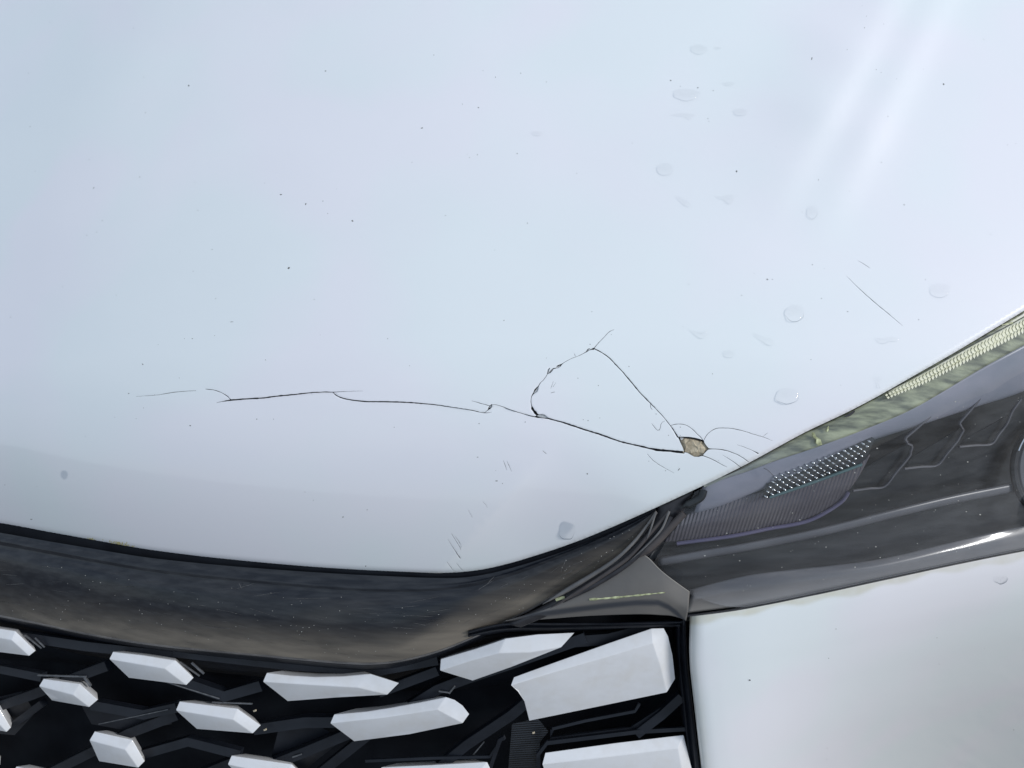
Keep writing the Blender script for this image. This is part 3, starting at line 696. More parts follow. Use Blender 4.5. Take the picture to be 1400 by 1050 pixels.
# ribbed reflector panel behind the studs
loft('reflector_panel', [[(x, y, lens_w(x, y) - .014) for x, y in [(936, 706), (955, 696), (1000, 682), (1050, 670), (1120, 650), (1190, 622)]],
                         [(x, y, lens_w(x, y) - .011) for x, y in [(922, 724), (960, 716), (1010, 706), (1060, 697), (1110, 683), (1172, 655)]],
                         [(x, y, lens_w(x, y) - .013) for x, y in [(908, 741), (950, 738), (1000, 732), (1050, 722), (1100, 711), (1146, 688)]]], M['hatch'], head, n=90, span=8)
bar('panel_edge', [(x, y, lens_w(x, y) - .011) for x, y in [(925, 743), (1000, 733), (1050, 723), (1105, 712), (1148, 688), (1160, 672)]], .0014, mat('violet_grey_plastic', (.08, .078, .15), (.12, .11, .18), (30, 30, 30), rough=.3), head, n=40)
# studs: faceted chrome lenslets
def stud_mesh():
    b = bmesh.new()
    r0 = [Vector((math.cos(a) * 1.0, math.sin(a) * .86, 0)) for a in [R(30 + 60 * j) for j in range(6)]]
    lo = [b.verts.new(p) for p in r0]; hi = [b.verts.new(p * .52 + Vector((0, 0, .55))) for p in r0]; tp_ = b.verts.new((0, 0, .8))
    for j in range(6):
        b.faces.new((lo[j], lo[(j + 1) % 6], hi[(j + 1) % 6], hi[j])); b.faces.new((hi[j], hi[(j + 1) % 6], tp_))
    b.faces.new(lo[::-1]); me_ = bpy.data.meshes.new('reflector_stud'); b.to_mesh(me_); b.free(); me_.shade_smooth(); return me_
STUD = stud_mesh(); STUD.materials.append(M['chrome'])
off = Vector(head.location) + Vector(car.location)
Rt = ROT.to_4x4()
for i in range(16):
    for j in range(5):
        if j == 4 and i > 14: continue
        px, py = 1060 + 8.55 * i - 3.55 * j + (0 if j < 4 else 1), 652.5 - 3.25 * i + 6.6 * j
        w = lens_w(px, py) - .0045 - .0004 * j
        o = bpy.data.objects.new('reflector_stud', STUD); COL.objects.link(o); o.parent = head
        o.matrix_local = Matrix.Translation(P(px, py, w) - off) @ Rt @ Matrix.Rotation(R(-32), 4, 'Z') @ Matrix.Rotation(R(random.uniform(-6, 6)), 4, 'X') @ Matrix.Diagonal((.0021 if j < 4 else .0026, .00135, .0022, 1))
prism('stud_base', [(1050, 652), (1058, 646), (1190, 596), (1196, 600), (1184, 628), (1172, 636), (1055, 680), (1042, 680)], lambda a, b: lens_w(a, b) - .0062, .002, M['house'], head)
bar('stud_lower_edge', [(1052, 680, lens_w(1052, 680) - .0055), (1110, 660, lens_w(1110, 660) - .0055), (1178, 635, lens_w(1178, 635) - .0055)], .0012, mat('teal_tinted_plastic', (.05, .10, .11), (.09, .16, .16), (50, 50, 50), rough=.2, coat=1), head, n=20)
# light guides: three stepped rods
for pts in ([(1281, 560), (1262, 578), (1238, 599), (1240, 606), (1247, 610), (1243, 624), (1209, 665), (1166, 671)],
            [(1348, 532), (1334, 552), (1312, 578), (1314, 584), (1317, 588), (1308, 604), (1281, 636), (1236, 641)],
            [(1396, 545), (1384, 562), (1376, 580), (1355, 607), (1311, 611)]):
    pp = []
    for a, b in zip(pts[:-1], pts[1:]): pp += [(a[0] + (b[0] - a[0]) * t, a[1] + (b[1] - a[1]) * t) for t in (0, .5)]
    pp.append(pts[-1])
    bar('light_guide', [(x, y, lens_w(x, y) - .008) for x, y in pp], .0010, M['guide'], head, n=60, flat=1.2)
# stepped dark blocks behind the guides
for q in ([(1170, 645), (1240, 606), (1247, 612), (1209, 666), (1168, 668)], [(1245, 625), (1312, 585), (1317, 592), (1280, 636), (1236, 640)], [(1318, 600), (1380, 566), (1384, 572), (1355, 606), (1311, 611)]):
    prism('lamp_block', q, lambda a, b: lens_w(a, b) - .013, .008, M['house'], head, bevel=.0006)
loft('lamp_bar', [[(x, y - 6, lens_w(x, y) - .014) for x, y in [(900, 768), (960, 757), (1020, 747), (1120, 727), (1220, 702), (1300, 683), (1386, 666)]],
                  [(x, y - 3, lens_w(x, y) - .0115) for x, y in [(900, 768), (960, 757), (1020, 747), (1120, 727), (1220, 702), (1300, 683), (1386, 666)]],
                  [(x, y + 5, lens_w(x, y) - .0125) for x, y in [(900, 768), (960, 757), (1020, 747), (1120, 727), (1220, 702), (1300, 683), (1386, 666)]],
                  [(x, y + 7, lens_w(x, y) - .016) for x, y in [(900, 768), (960, 757), (1020, 747), (1120, 727), (1220, 702), (1300, 683), (1386, 666)]]], M['beam'], head, n=70, span=3, thick=.002)
loft('lower_bezel', [[(x, y, lens_w(x, y) - .010) for x, y in [(943, 806), (1020, 787), (1100, 777), (1200, 765), (1300, 742), (1400, 719), (1560, 688), (1720, 655)]],
                     [(x, y, lens_w(x, y) - .003) for x, y in [(944, 818), (1020, 804), (1100, 793), (1200, 776), (1300, 755), (1400, 735), (1560, 705), (1720, 672)]],
                     [(x, y, lens_w(x, y) - .003) for x, y in [(938, 838), (1010, 829), (1100, 811), (1200, 790), (1300, 769), (1400, 749), (1560, 719), (1720, 687)]]],
     mat('smoked_bezel', (.065, .07, .085), (.12, .118, .125), (18, 90, 90), rough=.28, coat=.4, dust=dict(c=(.30, .29, .275), k=.3, scale=(30, 90, 90))), head, n=120, span=5,
     dust=lambda px, py, r: .75 * sst(.3, 1, r) * (1 - .75 * sst(950, 1200, px)) + .25 * sst(.75, 1, r))
def ring(cx, cy, rx, ry, r, w, m, a0, a1, name):
    pts = [(cx + rx * math.cos(R(a)), cy - ry * math.sin(R(a)), w(cx, cy)) for a in [a0 + (a1 - a0) * k / 24 for k in range(25)]]
    return bar(name, pts, r, m, head, n=60)
ring(1452, 640, 66, 72, .0028, lambda a, b: lens_w(a - 40, b) - .012, M['house'], 60, 300, 'projector_rim')
ring(1452, 640, 64, 70, .0012, lambda a, b: lens_w(a - 40, b) - .0095, M['chrome'], 138, 160, 'projector_rim')
ring(1452, 640, 58, 64, .003, lambda a, b: lens_w(a - 40, b) - .015, M['beam'], 60, 300, 'projector_rim')
# lower seal line under the lens
bar('lens_seal', [(x, y + .5, lens_w(x, y) + .0004) for x, y in LB], .0007, M['rubber'], head, n=90)

# ------------------------------------------------------------------ white bumper below the lamp
def bump_w(px, py):
    b = ip(LB, px); d = (py - b) * PX
    cx = (1040 - px) * PX
    return lens_w(px, b) + .0010 - (.30 + .35 * sst(900, 1400, px)) * d - (2.8 + 12 * sst(950, 1400, px)) * d * d - (1.2 * max(0, cx) ** 2)
def bt(px): return ip(LB, px) + 1.6
BX = [944, 970, 1010, 1060, 1120, 1200, 1300, 1400, 1560, 1720]
def brail(t):
    r = []
    for k, x in enumerate(BX):
        lx = ip([(852, 943), (900, 942), (1000, 953), (1050, 959), (1300, 985)], bt(x) + 480 * t)
        px = lx + (x - 944) if x < 1100 else x + (lx - 944) * max(0, (1400 - x) / 300)
        py = bt(x) + 480 * t
        w = bump_w(px, py)
        # rounded return toward the grille opening
        e = px - lx
        if e < 24: w -= .005 * (1 - math.sqrt(max(0, 1 - ((24 - e) / 24) ** 2 * .98)))
        r.append((px, py, w))
    return r
BX = [944, 946, 949, 953, 958, 964, 972, 990, 1020, 1060, 1120, 1200, 1300, 1400, 1560, 1720]
def bdust(px, py, r):
    d = py - bt(px); lx = ip([(852, 943), (900, 942), (1000, 953), (1050, 959)], py)
    q = .75 * (1 - sst(5, 12, d + 2.5 * math.sin(px * .09) + 2 * math.sin(px * .031))) * (1 - .35 * sst(1150, 1350, px))
    q += .45 * (1 - sst(2, 20, px - lx))
    return min(1, q)
M['bumper'] = mat('white_bumper_paint', (.735, .79, .83), (.765, .775, .84), (6, 6, 6), lo=.42, hi=.58, detail=2, rough=.35, coat=1, bump=2e-6, bscale=(420, 420, 420), dust=dict(c=(.56, .55, .45), k=.35, scale=(90, 90, 90)))
bumper = loft('bumper', [brail(t) for t in (0, .006, .014, .028, .05, .09, .15, .25, .4, .6, .8, 1.0)], M['bumper'], car, n=150, span=3, dust=bdust, thick=.0025)
bumper['label'] = 'white bumper corner below the headlight'

# ------------------------------------------------------------------ grille
def gw(k): return lambda x, y: grille_w(x, y) + k
bx = []
frame_out = [(-330, 780), (690, 846), (940, 846), (960, 1050), (985, 1300), (-330, 1300)]
grille = prism('grille', [(-330, 770), (400, 860), (690, 835), (945, 845), (970, 1050), (995, 1320), (-330, 1320)], gw(-.040), .004, M['void'], car)
grille['label'] = 'black grille set with faceted white tiles'
# frame: top rail and right rail
loft('grille_frame', [[(x, y, grille_w(x, y) + .004) for x, y in [(640, 862), (690, 851.5), (760, 851), (860, 850.5), (934, 848.5)]],
                      [(x, y, grille_w(x, y) + .007) for x, y in [(640, 865), (690, 854), (760, 853.5), (860, 852.5), (934, 850)]],
                      [(x, y, grille_w(x, y) + .002) for x, y in [(640, 868), (690, 857.5), (760, 857), (860, 855), (932, 853)]],
                      [(x, y, grille_w(x, y) + .005) for x, y in [(640, 870), (690, 861), (760, 860), (860, 857), (928, 855)]],
                      [(x, y, grille_w(x, y) - .016) for x, y in [(642, 876), (692, 866), (762, 864), (860, 860), (924, 858)]]], M['black'], grille, n=60, span=3)
loft('grille_frame', [[(x, y, grille_w(x, y) + .006) for x, y in [(938, 846), (940, 900), (949, 980), (957, 1050), (985, 1300)]],
                      [(x, y, grille_w(x, y) + .0075) for x, y in [(934, 848), (936, 900), (944, 980), (952, 1050), (980, 1300)]],
                      [(x, y, grille_w(x, y) + .002) for x, y in [(931, 850), (932, 900), (940, 980), (947, 1050), (975, 1300)]],
                      [(x, y, grille_w(x, y) + .004) for x, y in [(927, 853), (928, 900), (936, 980), (943, 1050), (970, 1300)]],
                      [(x, y, grille_w(x, y) - .020) for x, y in [(920, 858), (923, 900), (930, 980), (937, 1050), (960, 1300)]]], M['black'], grille, n=60, span=3)
TILES = [
 dict(t=[(-60,850),(21,863)], r=[(21,863),(49,890),(40,897)], b=[(40,897),(-40,887)], l=[(-40,887),(-66,860)], i=[(16,875)]),
 dict(t=[(154,891),(197,896),(240,903)], r=[(240,903),(265,927),(255,937)], b=[(255,937),(176,927)], l=[(176,927),(149,901)], i=[(225,914)]),
 dict(t=[(59,928),(109,935)], r=[(109,935),(134,957),(122,967)], b=[(122,967),(71,958)], l=[(71,958),(53,938)], i=[(100,950)]),
 dict(t=[(245,959),(325,969)], r=[(325,969),(357,992),(346,1003)], b=[(346,1003),(269,997)], l=[(269,997),(240,971)], i=[(319,984)]),
 dict(t=[(129,1000),(181,1012)], r=[(181,1012),(198,1041),(189,1050)], b=[(189,1050),(135,1041)], l=[(135,1041),(122,1012)], i=[(171,1025)]),
 dict(t=[(-50,955),(-3,966)], r=[(-3,966),(15,995),(9,1001)], b=[(9,1001),(-40,992)], l=[(-40,992),(-56,968)], i=[(-10,981)]),
 dict(t=[(22,1048),(70,1058)], r=[(70,1058),(90,1082),(80,1092)], b=[(80,1092),(35,1085)], l=[(35,1085),(14,1060)], i=[(60,1073)]),
 dict(t=[(316,1033),(399,1045)], r=[(399,1045),(425,1070),(415,1082)], b=[(415,1082),(340,1075)], l=[(340,1075),(311,1045)], i=[(392,1062)]),
 dict(t=[(364,920),(395,923.5),(430,925.5),(470,924.5),(497,922)], r=[(497,922),(507,921.5),(546,934),(530,950)], b=[(530,950),(460,954),(393,959)], l=[(393,959),(359,932)], i=[(420,936),(489,940)], ki=1),
 dict(t=[(456,977),(500,973),(535,967.5),(575,960),(610,953)], r=[(610,953),(622,957),(633,965),(642,976.5),(633,989)], b=[(633,989),(560,1004),(484,1014)], l=[(484,1014),(451,989)], i=[(525,981),(598,970)], ki=1),
 dict(t=[(521,1049),(590,1046),(666,1042)], r=[(666,1042),(678,1066),(668,1082)], b=[(668,1082),(545,1094)], l=[(545,1094),(515,1064)], i=[(652,1059)]),
 dict(t=[(602,901),(650,887),(691,873)], r=[(691,873),(735,867.5),(786,865),(768,885)], b=[(768,885),(700,912),(646,931)], l=[(646,931),(601,917)], i=[(645,903),(682,893),], ki=1, rr=[(725,892)]),
 dict(t=[(702,926),(760,905),(830,880),(891,859)], r=[(891,859),(908,858.5),(914,870),(920,896),(923.5,928),(912,947)], b=[(912,947),(820,966),(723,986)], l=[(723,986),(716,958),(708,946),(698,937)], i=[(760,918),(830,898),(893,879)], ki=2, rr=[(903,910)]),
 dict(t=[(745,1029),(840,1016),(935,1005)], r=[(935,1005),(946,1050),(949,1085),(940,1094)], b=[(940,1094),(850,1104),(765,1112)], l=[(765,1112),(741,1045)], i=[(830,1035),(927,1023)], ki=1, rr=[(934,1060)]),
 dict(t=[(-70,1010),(-20,1020)], r=[(-20,1020),(0,1046),(-8,1054)], b=[(-8,1054),(-60,1048)], l=[(-60,1048),(-78,1022)], i=[(-30,1033)]),
]
def tile(T):
    b = bmesh.new()
    lo, hi = .004, .0095
    def mk(p, k): return b.verts.new(P(p[0], p[1], grille_w(*p) + k))
    t = [mk(p, lo) for p in T['t']]
    r = [t[-1]] + [mk(p, lo + .001) for p in T['r'][1:-1]] + [mk(T['r'][-1], hi - .001)]
    bt_ = [r[-1]] + [mk(p, lo - .0035) for p in T['b'][1:]]
    l_ = [bt_[-1]] + [mk(p, lo + .000) for p in T['l'][1:-1]] + [mk(T['l'][-1], hi - .0005)]
    ii = [mk(p, hi + .0008) for p in T['i']]; rr = [mk(p, hi) for p in T.get('rr', [])]
    # facets: upper, end, main
    up = t + ii[::-1] + [l_[-1]]
    en = r + rr[::-1] + [ii[-1]]
    ma = [l_[-1]] + ii + rr + bt_ + l_[1:-1]
    for f in (up, en, ma): b.faces.new(f)
    ringv = t + r[1:] + bt_[1:] + l_[1:]
    dn = {}; cen = sum((v.co for v in ringv), Vector()) / len(ringv)
    for v in ringv:
        dn[v] = b.verts.new(cen + (v.co - cen) * .74 - vw * .013)
    for k in range(len(ringv)):
        a, c = ringv[k], ringv[(k + 1) % len(ringv)]
        b.faces.new((c, a, dn[a], dn[c]))
    b.faces.new([dn[v] for v in ringv][::-1])
    bmesh.ops.recalc_face_normals(b, faces=b.faces[:])
    feat = [e for e in b.edges if len(e.link_faces) == 2 and e.calc_face_angle() > R(9) and all(v not in dn.values() for v in e.verts)]
    bmesh.ops.bevel(b, geom=feat, offset=.0008, segments=3, profile=.6, affect='EDGES', clamp_overlap=True)
    bmesh.ops.triangulate(b, faces=[f for f in b.faces if len(f.verts) > 4])
    me_ = bpy.data.meshes.new('grille_tile'); b.to_mesh(me_); b.free()
    dl_ = []
    for v in me_.vertices:
        dl_.append(.05 + .35 * max(0, noise.noise(v.co * 90)))
    a_ = me_.attributes.new('dust', 'FLOAT', 'POINT'); a_.data.foreach_set('value', dl_)
    return link('grille_tile', me_, M['tile'], grille, angle=32)
for T in TILES: tile(T)
# the lattice that carries the tiles
def gbar(pts, r, k=-.010, flat=1.0, m='black', n=0, name='grille_bar'):
    return bar(name, [(x, y, grille_w(x, y) + k) for x, y in pts], r, M[m], grille, n=n, sides=4, flat=flat, angle=20)
gbar([(-60, 985), (50, 947), (104, 925), (150, 908)], .0060)
gbar([(-40, 905), (60, 925)], .0050, -.012)
gbar([(128, 962), (200, 975), (245, 965)], .0058)
gbar([(20, 990), (60, 960)], .0045)
gbar([(-20, 1100), (80, 1050), (140, 1020), (180, 1000), (245, 975)], .0060)
gbar([(195, 1030), (260, 1012), (330, 1030)], .0055)
gbar([(250, 930), (310, 950), (360, 935)], .0062)
gbar([(190, 1110), (270, 1060), (320, 1040)], .006)
gbar([(350, 995), (420, 985), (460, 985)], .0062)
gbar([(330, 1060), (420, 1025), (480, 1000)], .0060)
gbar([(420, 1070), (520, 990), (600, 940), (640, 925), (700, 905), (800, 870)], .0058)
gbar([(520, 945), (600, 915)], .0052, -.008)
gbar([(560, 1080), (640, 1015), (700, 975), (730, 950)], .0056, -.006)
gbar([(670, 1050), (684, 1010), (690, 1008)], .0022, .001)
gbar([(500, 1040), (590, 1036), (670, 1034), (685, 1012)], .0016, .000)
gbar([(738, 1100), (736, 1030), (748, 1015), (870, 1000), (938, 996)], .0022, .000)
gbar([(870, 1002), (905, 975), (932, 950)], .0050, -.003)
gbar([(755, 996), (800, 985), (868, 972), (874, 962)], .0016, -.002)
gbar([(755, 996), (752, 1010), (862, 996), (905, 968)], .0020, -.006)
gbar([(720, 880), (830, 872), (900, 855)], .0060, -.012)
gbar([(240, 890), (400, 908), (520, 915), (600, 900)], .0056, -.012)
gbar([(-60, 855), (120, 882), (240, 895)], .0056, -.012)
prism('grille_panel', [(700, 990), (735, 982), (750, 1000), (738, 1015), (736, 1110), (690, 1110)], gw(-.014), .003, M['ribbed'], grille)
prism('grille_panel', [(415, 880), (600, 870), (600, 900), (520, 922), (400, 915)], gw(-.016), .003, M['black'], grille)
prism('grille_panel', [(110, 962), (165, 975), (225, 965), (235, 990), (180, 1000), (125, 990)], gw(-.013), .004, M['black'], grille)
prism('grille_panel', [(380, 1000), (430, 990), (470, 1010), (420, 1050), (370, 1040)], gw(-.018), .004, M['black'], grille)
prism('grille_panel', [(-30, 960), (30, 945), (48, 975), (20, 1005), (-40, 1000)], gw(-.016), .004, M['black'], grille)
# small dark grey clips beside the upper tiles
M['clip'] = mat('grey_clip', (.05, .055, .065), (.11, .115, .125), (200, 200, 200), rough=.35)
for a, b, r in [((34, 868), (57, 886), .0011), ((48, 872), (61, 885), .0009), ((246, 905), (273, 924), .0011), ((262, 906), (279, 921), .0013), ((52, 923), (118, 925), .0012), ((116, 926), (124, 938), .0018),
                ((600, 945), (616, 947), .001), ((614, 948), (622, 938), .0010), ((290, 960), (345, 962), .0010), ((400, 1035), (412, 1031), .0009), ((646, 1033), (662, 1014), .0008), ((220, 930), (300, 955), .0008), ((135, 990), (230, 970), .0006)]:
    gbar([a, b], r * .8, -.003, m='clip', name='grille_clip')
for a in [(347, 972), (728, 1002), (361, 998)]:
    gbar([a, (a[0] + 3, a[1] - 1)], .0009, .001, m='filler', name='sand_grain')

# ------------------------------------------------------------------ water drops on the paint
def drop(name, pts, h, label, surf=None, k=.04, cat='water drop'):
    """pts: outline in traced pixels; the water sags toward its lower rim"""
    wf = surf or (lambda x, y: hood_px(x, y))
    cx = sum(p[0] for p in pts) / len(pts); cy = sum(p[1] for p in pts) / len(pts)
    out_ = resample(pts + [pts[0]], 37)[:-1]
    ymin = min(p[1] for p in pts); ymax = max(p[1] for p in pts)
    b = bmesh.new(); prev = None; c = None
    NR = 9
    c = b.verts.new(P(cx, cy, wf(cx, cy) + h * 2.5 * (k + (1 - k) * .29)))
    for r_ in range(1, NR + 1):
        s_ = 1 - (1 - r_ / NR) ** 2.2; cur = []
        for p in out_:
            x, y = cx + (p[0] - cx) * s_, cy + (p[1] - cy) * s_
            low = max(0., min(1., (y - ymin) / max(1, ymax - ymin)))
            hh = 2.5 * h * (max(0, 1 - s_ ** 7.0)) ** .75 * (k + (1 - k) * low ** 1.8)
            cur.append(b.verts.new(P(x, y, wf(x, y) + hh + .00002)))
        n_ = len(cur)
        for j in range(n_):
            if prev is None: b.faces.new((c, cur[j], cur[(j + 1) % n_]))
            else: b.faces.new((prev[j], cur[j], cur[(j + 1) % n_], prev[(j + 1) % n_]))
        prev = cur
    b.normal_update()
    if sum(q.normal.dot(vw) for q in b.faces) < 0: bmesh.ops.reverse_faces(b, faces=b.faces[:])
    o = link(name, b, M['water'], None, angle=60)
    tag(o, label, cat, 'water drops on the car paint')
    return o
def blob(cx, cy, a, b, sag=.2, rot=0, n=12, jit=.08):
    r = []
    for k in range(n):
        t = 2 * math.pi * k / n; q = 1 + random.uniform(-jit, jit)
        x, y = a * math.cos(t) * q, b * math.sin(t) * q * (1 + (sag if math.sin(t) > 0 else -sag))
        r.append((cx + x * math.cos(rot) - y * math.sin(rot), cy + x * math.sin(rot) + y * math.cos(rot)))
    return r
DR = [
 (blob(955, 66, 12, 6.5), .0006, 'flat water drop nearest the top edge of the bonnet, with a thin tail'),
 (blob(981, 65, 5, 1.6), .0003, 'sliver of water just right of the topmost flat drop'),
 (blob(938, 127, 19, 8, .3), .0008, 'widest oval water drop high on the bonnet, above a wavy streak'),
 (blob(996, 114, 8, 2.8), .0003, 'faint small oval drop between the topmost drop and a small crescent one'),
 ([(915, 158), (925, 155), (940, 155), (951, 157), (946, 160), (942, 164), (936, 160), (926, 159)], .0004, 'wavy streak of water right below the widest oval drop'),
 (blob(1012, 152, 10, 5, .3), .0005, 'small crescent drop to the right of the wavy streak'),
 (blob(909, 230, 12, 8.5, .2), .0006, 'cup shaped water drop on its own left of the other high drops'),
 ([(922, 268), (930, 270), (938, 274), (944, 280), (940, 283), (933, 279), (927, 274)], .0004, 'slanting smear of water below the cup shaped drop'),
 ([(976, 268), (988, 268), (1002, 266), (1001, 275), (996, 279), (990, 274), (982, 272)], .0005, 'hooked smear of water right of the slanting smear'),
 (blob(1110, 289, 7.5, 9.5, .1), .0008, 'small round water drop right of the hooked smear, in line with the pale streaks'),
 (blob(1086, 427, 13.5, 12, .1), .0013, 'large round water drop with a dark lower rim in the middle right of the bonnet'),
 (blob(1285, 395, 15, 9.5, .2), .0007, 'oval water drop farthest right, above the headlight'),
 ([(940, 450), (948, 452), (958, 456), (966, 452), (966, 457), (959, 463), (951, 459), (944, 454)], .0006, 'V shaped water drop right of the upper tip of the crack loop'),
 (blob(996, 483, 8, 5.5), .0004, 'faint little drop below and right of the V shaped drop'),
 ([(1028, 457), (1034, 456), (1042, 460), (1055, 464), (1056, 471), (1050, 472), (1042, 467), (1033, 462)], .0005, 'slanted drop between the V shaped one and the large round one'),
 (blob(1076, 540, 16.5, 11.5, .15), .0012, 'wide round drop nearest the pointed inner end of the headlight'),
 ([(1194, 461), (1204, 463), (1218, 460), (1228, 463), (1226, 467), (1216, 467), (1208, 470), (1200, 468)], .0004, 'thin ragged drop just below the end of the long scratch'),
 (blob(775, 724, 11, 12.5, .1, jit=.12), .0009, 'round drop about to run off the bonnet onto the smoked strip'),
 (blob(88, 648, 5, 6), .0001, 'lone faint drop low on the left side of the bonnet'),
 (blob(734, 182, 8, 3.2), .0004, 'faint drop alone near the top middle of the bonnet'),
 ([(1193, 517), (1201, 515), (1205, 519), (1200, 523), (1203, 530), (1199, 530), (1197, 523)], .0003, 'tiny ragged drop close to the upper edge of the headlight'),
]
for p, h, lab in DR: drop('water_drop', p, h, lab)
drop('water_drop', blob(1368, 790, 11, 7.5), .0006, 'only water drop on the bumper, below the headlight', surf=lambda x, y: bump_w(x, y) + .0001)

# ------------------------------------------------------------------ specks of dirt
def specks(name, items, m, label, cat, surf=None):
    b = bmesh.new()
    for (x, y, a, c, rot) in items:
        w = (surf or hood_px)(x, y); n_ = 7
        top = b.verts.new(P(x, y, w + .00022)); ringv = []
        for k in range(n_):
            t = 2 * math.pi * k / n_; q = random.uniform(.7, 1.25)
            dx, dy = a * math.cos(t) * q, c * math.sin(t) * q
            px, py = x + dx * math.cos(rot) - dy * math.sin(rot), y + dx * math.sin(rot) + dy * math.cos(rot)
            ringv.append(b.verts.new(P(px, py, (surf or hood_px)(px, py) + .00003)))
        for k in range(n_): b.faces.new((top, ringv[k], ringv[(k + 1) % n_]))
    bmesh.ops.recalc_face_normals(b, faces=b.faces[:])
    o = link(name, b, m, None, smooth=False); tag(o, label, cat, kind='stuff'); return o
items = []
for (x, y, a, c, r) in [(445,97,1.7,.9,.1),(395,366.5,2.4,1.6,-.6),(482,302,1.8,1.4,.4),(441.5,275,1,.8,0),(418,279,1.2,2,.5),(384,266,2.2,1.0,0),(577,175,2.4,1.0,-.2),(654,147,1.5,1.1,0),(707,210,.9,1.3,0),
        (317,440,3.6,.6,0),(195,498,1.8,.9,.5),(260,582,1.6,1.1,0),(351,573,1.2,.8,0),(258,117,1.3,1.6,0),(191,242,.9,.8,0),(128,257,2.4,.7,-.9),(290,341,.9,.8,0),(609,294.5,1.0,.8,0),(721,305,1,.9,0),(689,438,1,.8,0),
        (803,648,1.6,1.3,0),(928,642,3,.8,-.9),(679,657.5,2.4,.7,0),(687,661,.9,.8,0),(1110,80,1,2.6,.3),(1290,115,1.6,1.5,0),(1007,234,1.6,1.2,-.3),(1198,95,1,.8,0),(1119,246,.9,.8,0),(1236,280,1.7,.8,.3),(1049,382,1.6,1.3,0),(1056,382,.8,.7,0),
        (804,575,1,.9,0),(897,566,1,.8,0),(914,595,.9,.7,0),(790,517,1,.5,0),(818,527,.9,.8,0),(860,501,.9,.7,.2),(930,584,.9,.7,0),(930,595,1,.7,0),(1256,437,1,.9,0),(1205,222,1,.7,0),(1214,159,.8,.7,0),(1182,38,.9,.8,0),
        (655,579,1.1,.9,0),(653,625,1.8,.6,.1),(718,577,.9,.8,0),(502,697,1,.8,0),(469,707,1.1,1.3,0),(500,774,1.3,1,0),(43,710,2.2,.8,.1),(917,110,1.6,.9,.4),(954,120,1.4,1,0),(975,124,.8,1,0),(930,118,.8,.7,0),(1123,408,.9,.8,0),(1159,426,1,.8,0),
        (448,292,.8,.7,0),(176,538,1.4,1,0),(374,573,.8,.6,0),(1007,235,1,.8,0),(712,100,1,.8,0),(747,112,.9,.7,0),(263,463,1,.7,0),(252,463,.8,.7,0),(530,463,.8,.7,0),(560,500,.7,.6,0),(874,718,.9,.7,0)]:
    items.append((x, y, a * .72, c * .72, r))
for _ in range(150):
    x = random.uniform(-250, 1500); y = random.uniform(-200, 700)
    if y > smooth_edge(x) - 14: continue
    s_ = random.choice([.32, .38, .42, .5]); items.append((x, y, s_ * random.uniform(.8, 1.6), s_, random.uniform(0, 3)))
specks('dirt_specks', items, M['dirt'], 'tiny dark specks of dirt scattered over the white bonnet', 'dirt')
it2 = []
for _ in range(46):
    x = random.gauss(165, 9); it2.append((x, smooth_edge(x) - abs(random.gauss(0, 2.2)) - .8, random.uniform(.6, 1.5), random.uniform(.4, .8), random.uniform(0, 3)))
for _ in range(10):
    x = random.gauss(123, 3); it2.append((x, smooth_edge(x) - abs(random.gauss(0, 1)) - .8, random.uniform(.5, 1.1), random.uniform(.4, .7), 0))
specks('pollen_residue', it2, M['residue'], 'yellow residue gathered at the front edge of the bonnet on the left', 'residue')
it3 = []
for _ in range(150):
    px = random.uniform(-100, 870); a, b = smooth_edge(px), ip(TRB, px)
    if b - a < 20: continue
    t = random.uniform(.3, .95); it3.append((px, a + (b - a) * t, random.uniform(.3, .8), random.uniform(.3, .5), 0))
def trs(px, py):
    a, b = smooth_edge(px), ip(TRB, px); t = (py - a) / max(1, b - a)
    return w_edge_s(px) - .0053 - .019 * max(0, t) ** 2.4 * min(1, (b - a) / 90)
M['pale'] = mat('pale_dust', (.35, .35, .34), (.5, .5, .48), (500, 500, 500), rough=.9)
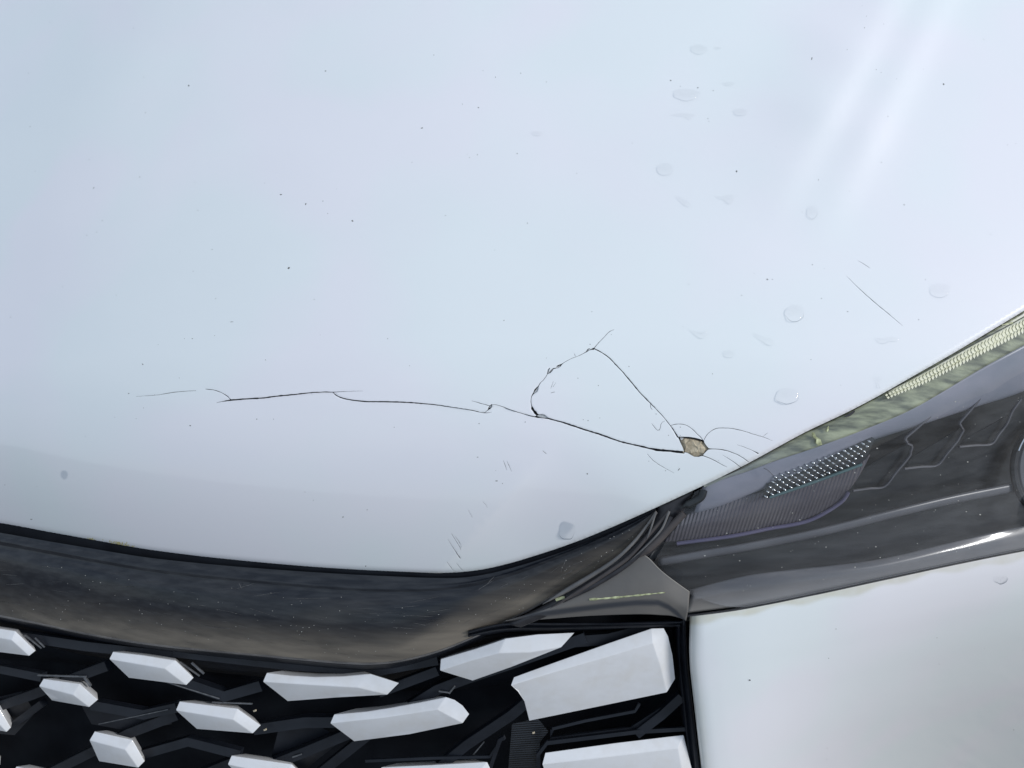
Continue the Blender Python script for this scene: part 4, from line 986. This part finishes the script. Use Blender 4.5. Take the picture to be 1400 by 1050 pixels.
specks('dust_specks', it3, M['pale'], 'pale dust specks on the smoked strip below the bonnet', 'dust', trs)
it6 = [(35, 798, 26, .3, -.05), (12, 786, 14, .25, .1), (70, 776, 22, .3, .12), (90, 828, 9, .3, .1), (330, 803, 16, .3, -.3), (360, 813, 26, .3, -.15), (328, 800, 4, .4, 1.1), (425, 818, 30, .25, -.02), (550, 830, 22, .25, -.08), (570, 842, 24, .25, .05),
       (545, 858, 26, .25, .08), (572, 853, 12, .3, .2), (600, 835, 20, .25, -.15), (664, 800, 12, .35, -.55), (672, 792, 9, .35, -.8), (690, 800, 7, .3, -.4), (772, 769, 5, .35, -1.2), (768, 778, 6, .3, -1.4)]
for _ in range(60):
    px = random.uniform(-60, 800); a, b = smooth_edge(px), ip(TRB, px)
    t = random.uniform(.3, .85); it6.append((px, a + (b - a) * t, random.uniform(6, 24), random.uniform(.1, .2), (.13 if px < 450 else -.1 if px < 640 else -.5) + random.uniform(-.2, .2)))
M['scratch'] = mat('scratch_grey', (.07, .072, .08), (.14, .14, .145), (500, 500, 500), rough=.7)
specks('scratches', it6, M['scratch'], 'fine pale scratches along the smoked strip below the bonnet', 'scratches', trs)
it4 = []
for _ in range(90):
    px = random.uniform(960, 1500); a, b = smooth_edge(px), ip(LB, px)
    t = random.uniform(.2, .95); s_ = random.choice([.35, .4, .5, .8]); it4.append((px, a + (b - a) * t, s_ * random.uniform(1, 1.6), s_, 0))
specks('dust_specks', it4, M['pale'], 'pale dust specks on the headlight lens', 'dust', lambda x, y: lens_w(x, y) + .0002)
it5 = [(1133, 900, 1.3, 1, 0), (1143, 860, 1.5, 1.4, 0), (1025, 930, 3, 2, 0), (1281, 872, 1.2, .8, 0), (1284, 908, .9, .8, 0), (1346, 887, .9, .7, 0), (1131, 1023, 1.3, 1, 0), (1130, 1038, 1, .9, 0), (1386, 998, 1.6, .9, .5)]
specks('dirt_specks', [(a, b, c * .45, d * .45, e) for a, b, c, d, e in it5], M['dirt'], 'few dark specks on the white bumper', 'dirt', lambda x, y: bump_w(x, y) + .0004)
